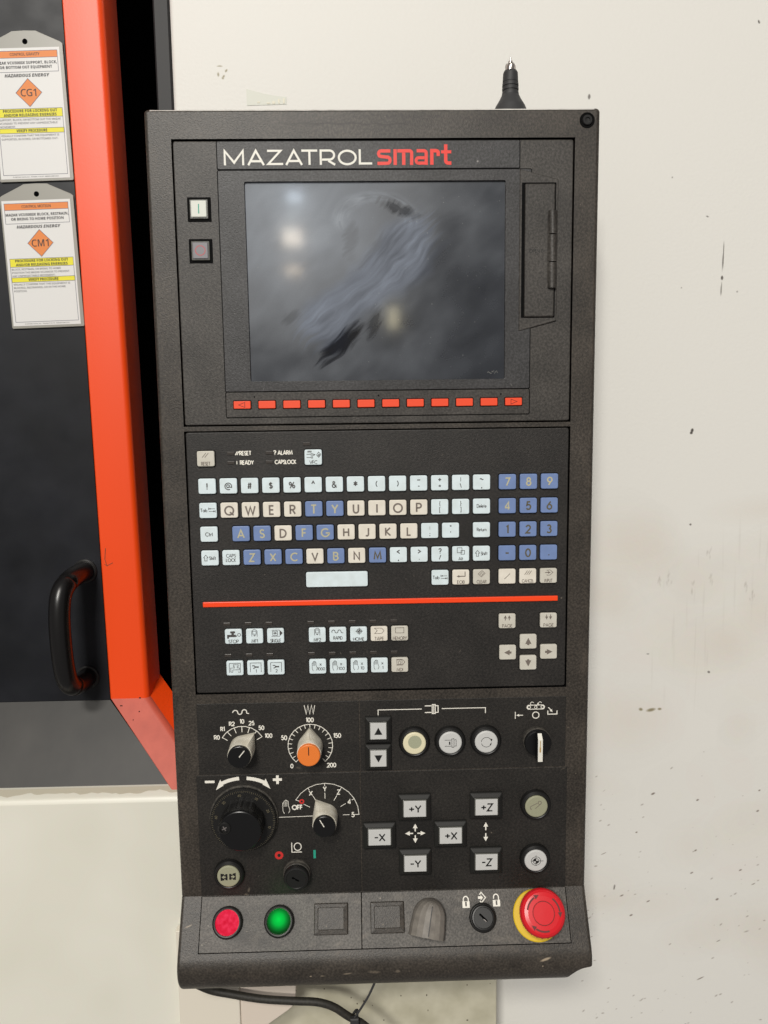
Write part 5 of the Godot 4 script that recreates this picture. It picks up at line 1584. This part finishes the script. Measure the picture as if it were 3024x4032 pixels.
func build_shelf() -> void:
	uvo = Vector2(0, -765)
	for r in [[-193.6, -25.0], [-24.2, 193.8]]:
		var sp := shelf_part("shelf_plate", slab_mesh(r[1] - r[0], 52.4, 0.5, -0.6, 0.35, 0.25, (r[0] + r[1]) / 2, -26.8), M.shelf)
		part(sp, "joint", slab_mesh(r[1] - r[0] + 1.5, 53.6, 0.5, -0.6, 0.08, 0.05, (r[0] + r[1]) / 2, -27.0), M.pit)
	lamp_button(-165.0, 25.3, M.red_lens, Color(1.0, 0.1, 0.2), "red lit push button")
	lamp_button(-111.2, 25.4, M.green_lens, Color(0.1, 1.0, 0.25), "green lit push button")
	for x in [-56.8, 2.4]:
		var st := start()
		loft(st, [lift(rr(0, 0, 35.4, 29.6, 0.8), -0.3), lift(rr(0, 0, 35.4, 29.6, 0.8), 3.2), lift(rr(0, 0, 34.0, 28.2, 0.8), 4.0), lift(rr(0, 0.4, 27.5, 21.0, 0.8), 4.6), lift(rr(0, 0.4, 26.5, 20.0, 0.8), 3.9)])
		shelf_part("blanking_plate", done(st), M.housing, x, 24.6)
	# worn selector knob, D shaped
	var st := start()
	var d_ring := func(sx: float, sy: float, oy: float, z: float) -> PackedVector3Array:
		var out := PackedVector3Array()
		for k in 17:
			var a := PI * k / 16.0
			out.append(Vector3(cos(a) * 17.5 * sx, (sin(a) * 18.5 + 1.5) * sy + oy, z))
		out.append(Vector3(-18.5 * sx, -8.0 * sy + oy, z))
		for k in 4:
			out.append(Vector3(lerpf(-19.0, 19.0, k / 3.0) * sx, -17.5 * sy + oy, z))
		out.append(Vector3(18.5 * sx, -8.0 * sy + oy, z))
		return out
	loft(st, [d_ring.call(1.0, 1.0, 0.0, -0.3), d_ring.call(0.97, 0.985, -0.2, 9.0), d_ring.call(0.88, 0.96, -0.5, 14.0), d_ring.call(0.62, 0.92, -1.0, 19.0), d_ring.call(0.30, 0.88, -1.6, 22.0), d_ring.call(0.03, 0.84, -2.0, 23.4)])
	uvo = Vector2(46, -790)
	var dk := shelf_part("selector_knob", done(st), dirty_knob(), 46.0, 27.0, "worn blunt selector knob")
	dk.rotate_object_local(Vector3(0, 0, 1), -0.2)
	st = start()
	var seam := [Vector3(0.4, 19.4, 9.4), Vector3(0.4, 17.0, 14.6), Vector3(0.4, 15.0, 19.6), Vector3(0.4, 13.6, 22.6), Vector3(0.4, 12.0, 24.0), Vector3(0.4, -15.0, 24.0)]
	for k in seam.size() - 1:
		var p0: Vector3 = seam[k]
		var p1: Vector3 = seam[k + 1]
		quad(st, p1 - Vector3(0.45, 0, 0), p1 + Vector3(0.45, 0, 0), p0 + Vector3(0.45, 0, 0), p0 - Vector3(0.45, 0, 0))
	part(dk, "mould_line", done(st), M.soft_black)
	# key switch
	var ks := shelf_part("key_switch", lathe_mesh([[14.2, -0.3], [14.2, 3.6], [13.2, 5.0], [12.6, 5.2], [12.4, 6.4], [11.4, 7.2], [10.2, 7.4], [9.8, 6.9], [0.01, 6.9]], 48), M.soft_black, 103.0, 27.4)
	st = start()
	draw(st, "p -4.4,3.0 -3.0,4.4 .2,1.6 3.9,-1.9 4.4,-3.2 3.2,-4.0 -.6,-.8 -1.6,.6", Vector2.ZERO, 7.0)
	part(ks, "key_slot", done(st), M.pit)
	st = start()
	draw(st, "p .6,-1.0 3.4,-3.6 3.0,-3.9 .2,-1.4", Vector2.ZERO, 7.05)
	part(ks, "key_glint", done(st), M.steel)
	# lock signs
	st = start()
	for k in 2:
		var x := 86.4 if k == 0 else 119.0
		var s := 13.2 if k == 0 else 12.6
		var cc := Vector2(x, -s)
		for q in [[-3.8, 1.4, -3.8, -4.8, -0.9, -4.8, -0.9, 0.0, -1.2, 1.4], [3.8, 1.4, 3.8, -4.8, 0.9, -4.8, 0.9, 0.0, 1.2, 1.4], [-1.2, 1.4, -0.9, 1.0, 0.9, 1.0, 1.2, 1.4]]:
			var pts := V2(q)
			for i in pts.size():
				pts[i] += cc
			poly(st, pts, 0.42)
		poly(st, PackedVector2Array([cc + Vector2(-0.9, -3.4), cc + Vector2(0.9, -3.4), cc + Vector2(0.9, -4.8), cc + Vector2(-0.9, -4.8)]), 0.42)
		draw(st, "l 1.1 -2.6,1.2 -2.6,3.2 @0,3.2,2.6,2.9,180,0 2.6,1.2" if k == 0 else "l 1.1 -2.9,2.6 @-.2,4.0,2.6,2.9,190,0 2.6,1.2", cc, 0.45)
		shelf_part("lock_sign", done(st), M.white_print)
		st = start()
	draw(st, "p 99.6,-7.4 102.4,-7.4 102.4,-6.0 105,-8.6 102.4,-11.2 102.4,-9.8 99.6,-9.8;l 1.0 101.4,-5.6 103.2,-3.6 107.6,-8.6 103.2,-13.4 101.4,-11.6", Vector2.ZERO, 0.42)
	shelf_part("arrow_sign", done(st), M.white_print)
	# emergency stop
	var y := shelf_part("emergency_stop", lathe_mesh([[25.2, -0.3], [25.2, 2.2], [24.4, 2.9], [14.0, 3.2]], 56), M.yellow, 160.6, 26.6, "red mushroom stop button on a yellow ring")
	var cap := part(y, "mushroom_cap", lathe_mesh([[13.0, 2.8], [13.0, 9.0], [19.0, 12.0], [22.6, 15.5], [23.6, 19.0], [23.3, 22.0], [22.0, 24.6], [19.6, 26.2], [16.0, 26.9], [11.6, 27.1], [11.3, 26.6], [10.9, 26.6], [10.6, 27.1], [0.01, 27.2]], 64), M.estop_red, Vector3(2.4, 3.2, 0) * K)
	st = start()
	for k in 3:
		var a0 := deg_to_rad([168.0, 52.0, 285.0][k])
		var arc := PackedVector2Array()
		for i in 9:
			var a := a0 - deg_to_rad(48.0 * i / 8.0)
			arc.append(Vector2(cos(a), sin(a)) * 16.8)
		ribbon(st, arc, 1.7, 27.2)
		var e := a0 - deg_to_rad(50)
		var d := Vector2(cos(e), sin(e))
		var tg := Vector2(d.y, -d.x)
		poly(st, PackedVector2Array([d * 19.2, d * 14.6, d * 16.6 + tg * 5.0]), 27.22)
	draw(st, "o .5 @0,0,11.1,11.1,0,352", Vector2.ZERO, 27.0)
	part(cap, "legend", done(st), M.estop_dark)
	st = start()
	for k in 26:
		var a := TAU * k / 26.0
		if sin(a) < 0.55 and (cos(a) < 0.2 or sin(a) < -0.2):
			lathe(st, [[0.9, 20.4], [0.8, 21.6], [0.01, 21.7]], cos(a) * 23.1, sin(a) * 23.1, 8)
	part(cap, "rim_notch", done(st), M.estop_dark)

func dirty_knob() -> StandardMaterial3D:
	var m := flat(Color(1, 1, 1), 0.5)
	m.albedo_texture = noise_tex(0.02, 4, 61, 256, Color(0.42, 0.40, 0.38), Color(0.58, 0.555, 0.52))
	m.uv1_triplanar = true
	m.uv1_scale = Vector3.ONE * 14.0
	return m

# ------------------------------------------------------------------ small things round it
func build_small_things() -> void:
	var at := Vector3(0, BASE * K + FOOT, 0)
	# cable boot on top
	var t := thing("cable_boot", "black ribbed cable boot with a bare metal tip above the panel's top edge", "cable end", Vector3(0.1369, BASE * K + FOOT + 0.0262, -0.04))
	t.rotation.x = -PI / 2
	t.rotation.z = 0.0
	var st := start()
	lathe(st, [[22.0, 0.0], [19.0, 6.0], [14.6, 16.5], [10.6, 23.0], [8.6, 27.0], [8.1, 30.0], [7.5, 30.4], [7.5, 31.2], [8.1, 31.6], [8.1, 34.0], [7.5, 34.4], [7.5, 35.2], [8.1, 35.6], [8.0, 38.0], [7.4, 38.4], [7.4, 39.2], [7.7, 39.6], [7.2, 48.0], [6.2, 50.0]], 0, 0, 32)
	part(t, "boot", done(st), M.boot)
	st = start()
	lathe(st, [[5.2, 49.0], [5.2, 55.0], [4.4, 56.6], [2.4, 57.0], [2.2, 59.4], [0.7, 59.8], [0.6, 63.0], [0.01, 63.2]], 0, 0, 6)
	part(t, "metal_tip", done(st), M.steel)
	# tape left on the cover
	t = thing("tape_scrap", "torn scrap of yellowed clear tape on the white cover", "tape", at + Vector3(-118.5, 99.0, -159.7) * K)
	part(t, "tape_film", extrude_mesh(V2([-22.6, 9.4, -22.4, -8.4, -10, -8.0, 3, -7.7, 22.4, -7.2, 22.6, 0.6, 14, 1.6, 6, 2.6, 1, 3.8, -3, 4.2, -7, 5.4, -14, 7.2]), 0, 0.12), M.tape)
	st = start()
	for q in [[8, -5.4, 3, 3], [14, -4.0, 2, 5], [19.6, -3.6, 2, 5.4], [-9, -5, 3, 1.6], [2, -6, 4, 1.4]]:
		slab(st, q[0], q[1], q[2], q[3], 0.6, 0.2, 0.5, 0.1)
	part(t, "peeled_patch", done(st), flat(Color(0.90, 0.88, 0.80), 0.5))
	# cable under the panel
	t = thing("cable", "black cable, dirty and sagging under the panel's bottom edge", "cable", at)
	st = start()
	tube(st, curve([Vector3(-222, -878, -24), Vector3(-198, -897, -30), Vector3(-173, -903.5, -30), Vector3(-139.5, -910.5, -30), Vector3(-101, -914.5, -30), Vector3(-77.5, -916.5, -30), Vector3(-59, -923, -30), Vector3(-42, -935.5, -30), Vector3(-25, -946.5, -30), Vector3(0, -974, -30), Vector3(20, -1010, -34)], 5), 4.3, 14)
	part(t, "sheath", done(st), M.cable)
	t = thing("cable_tie", "black plastic tie holding the cable, its tail pulled up", "cable tie", at + Vector3(-35.5, -936, -24) * K)
	st = start()
	var ring := PackedVector3Array()
	for k in 13:
		var a := TAU * k / 12.0
		ring.append(Vector3(4.6 * cos(a) * 0.8, 5.8 * cos(a), 6.4 * sin(a) - 6.0))
	tube(st, ring, 1.7, 8)
	part(t, "loop", done(st), M.boot)
	st = start()
	box(st, -4.5, 5.0, -4.0, 6.0, 0, 5.4, 1.2)
	part(t, "tie_head", done(st), M.boot)
	st = start()
	tube(st, curve([Vector3(0, 5, 2), Vector3(8, 17, 2), Vector3(17, 31, 0), Vector3(25, 46, -4)], 4), 1.3, 8)
	part(t, "tail", done(st), M.boot)
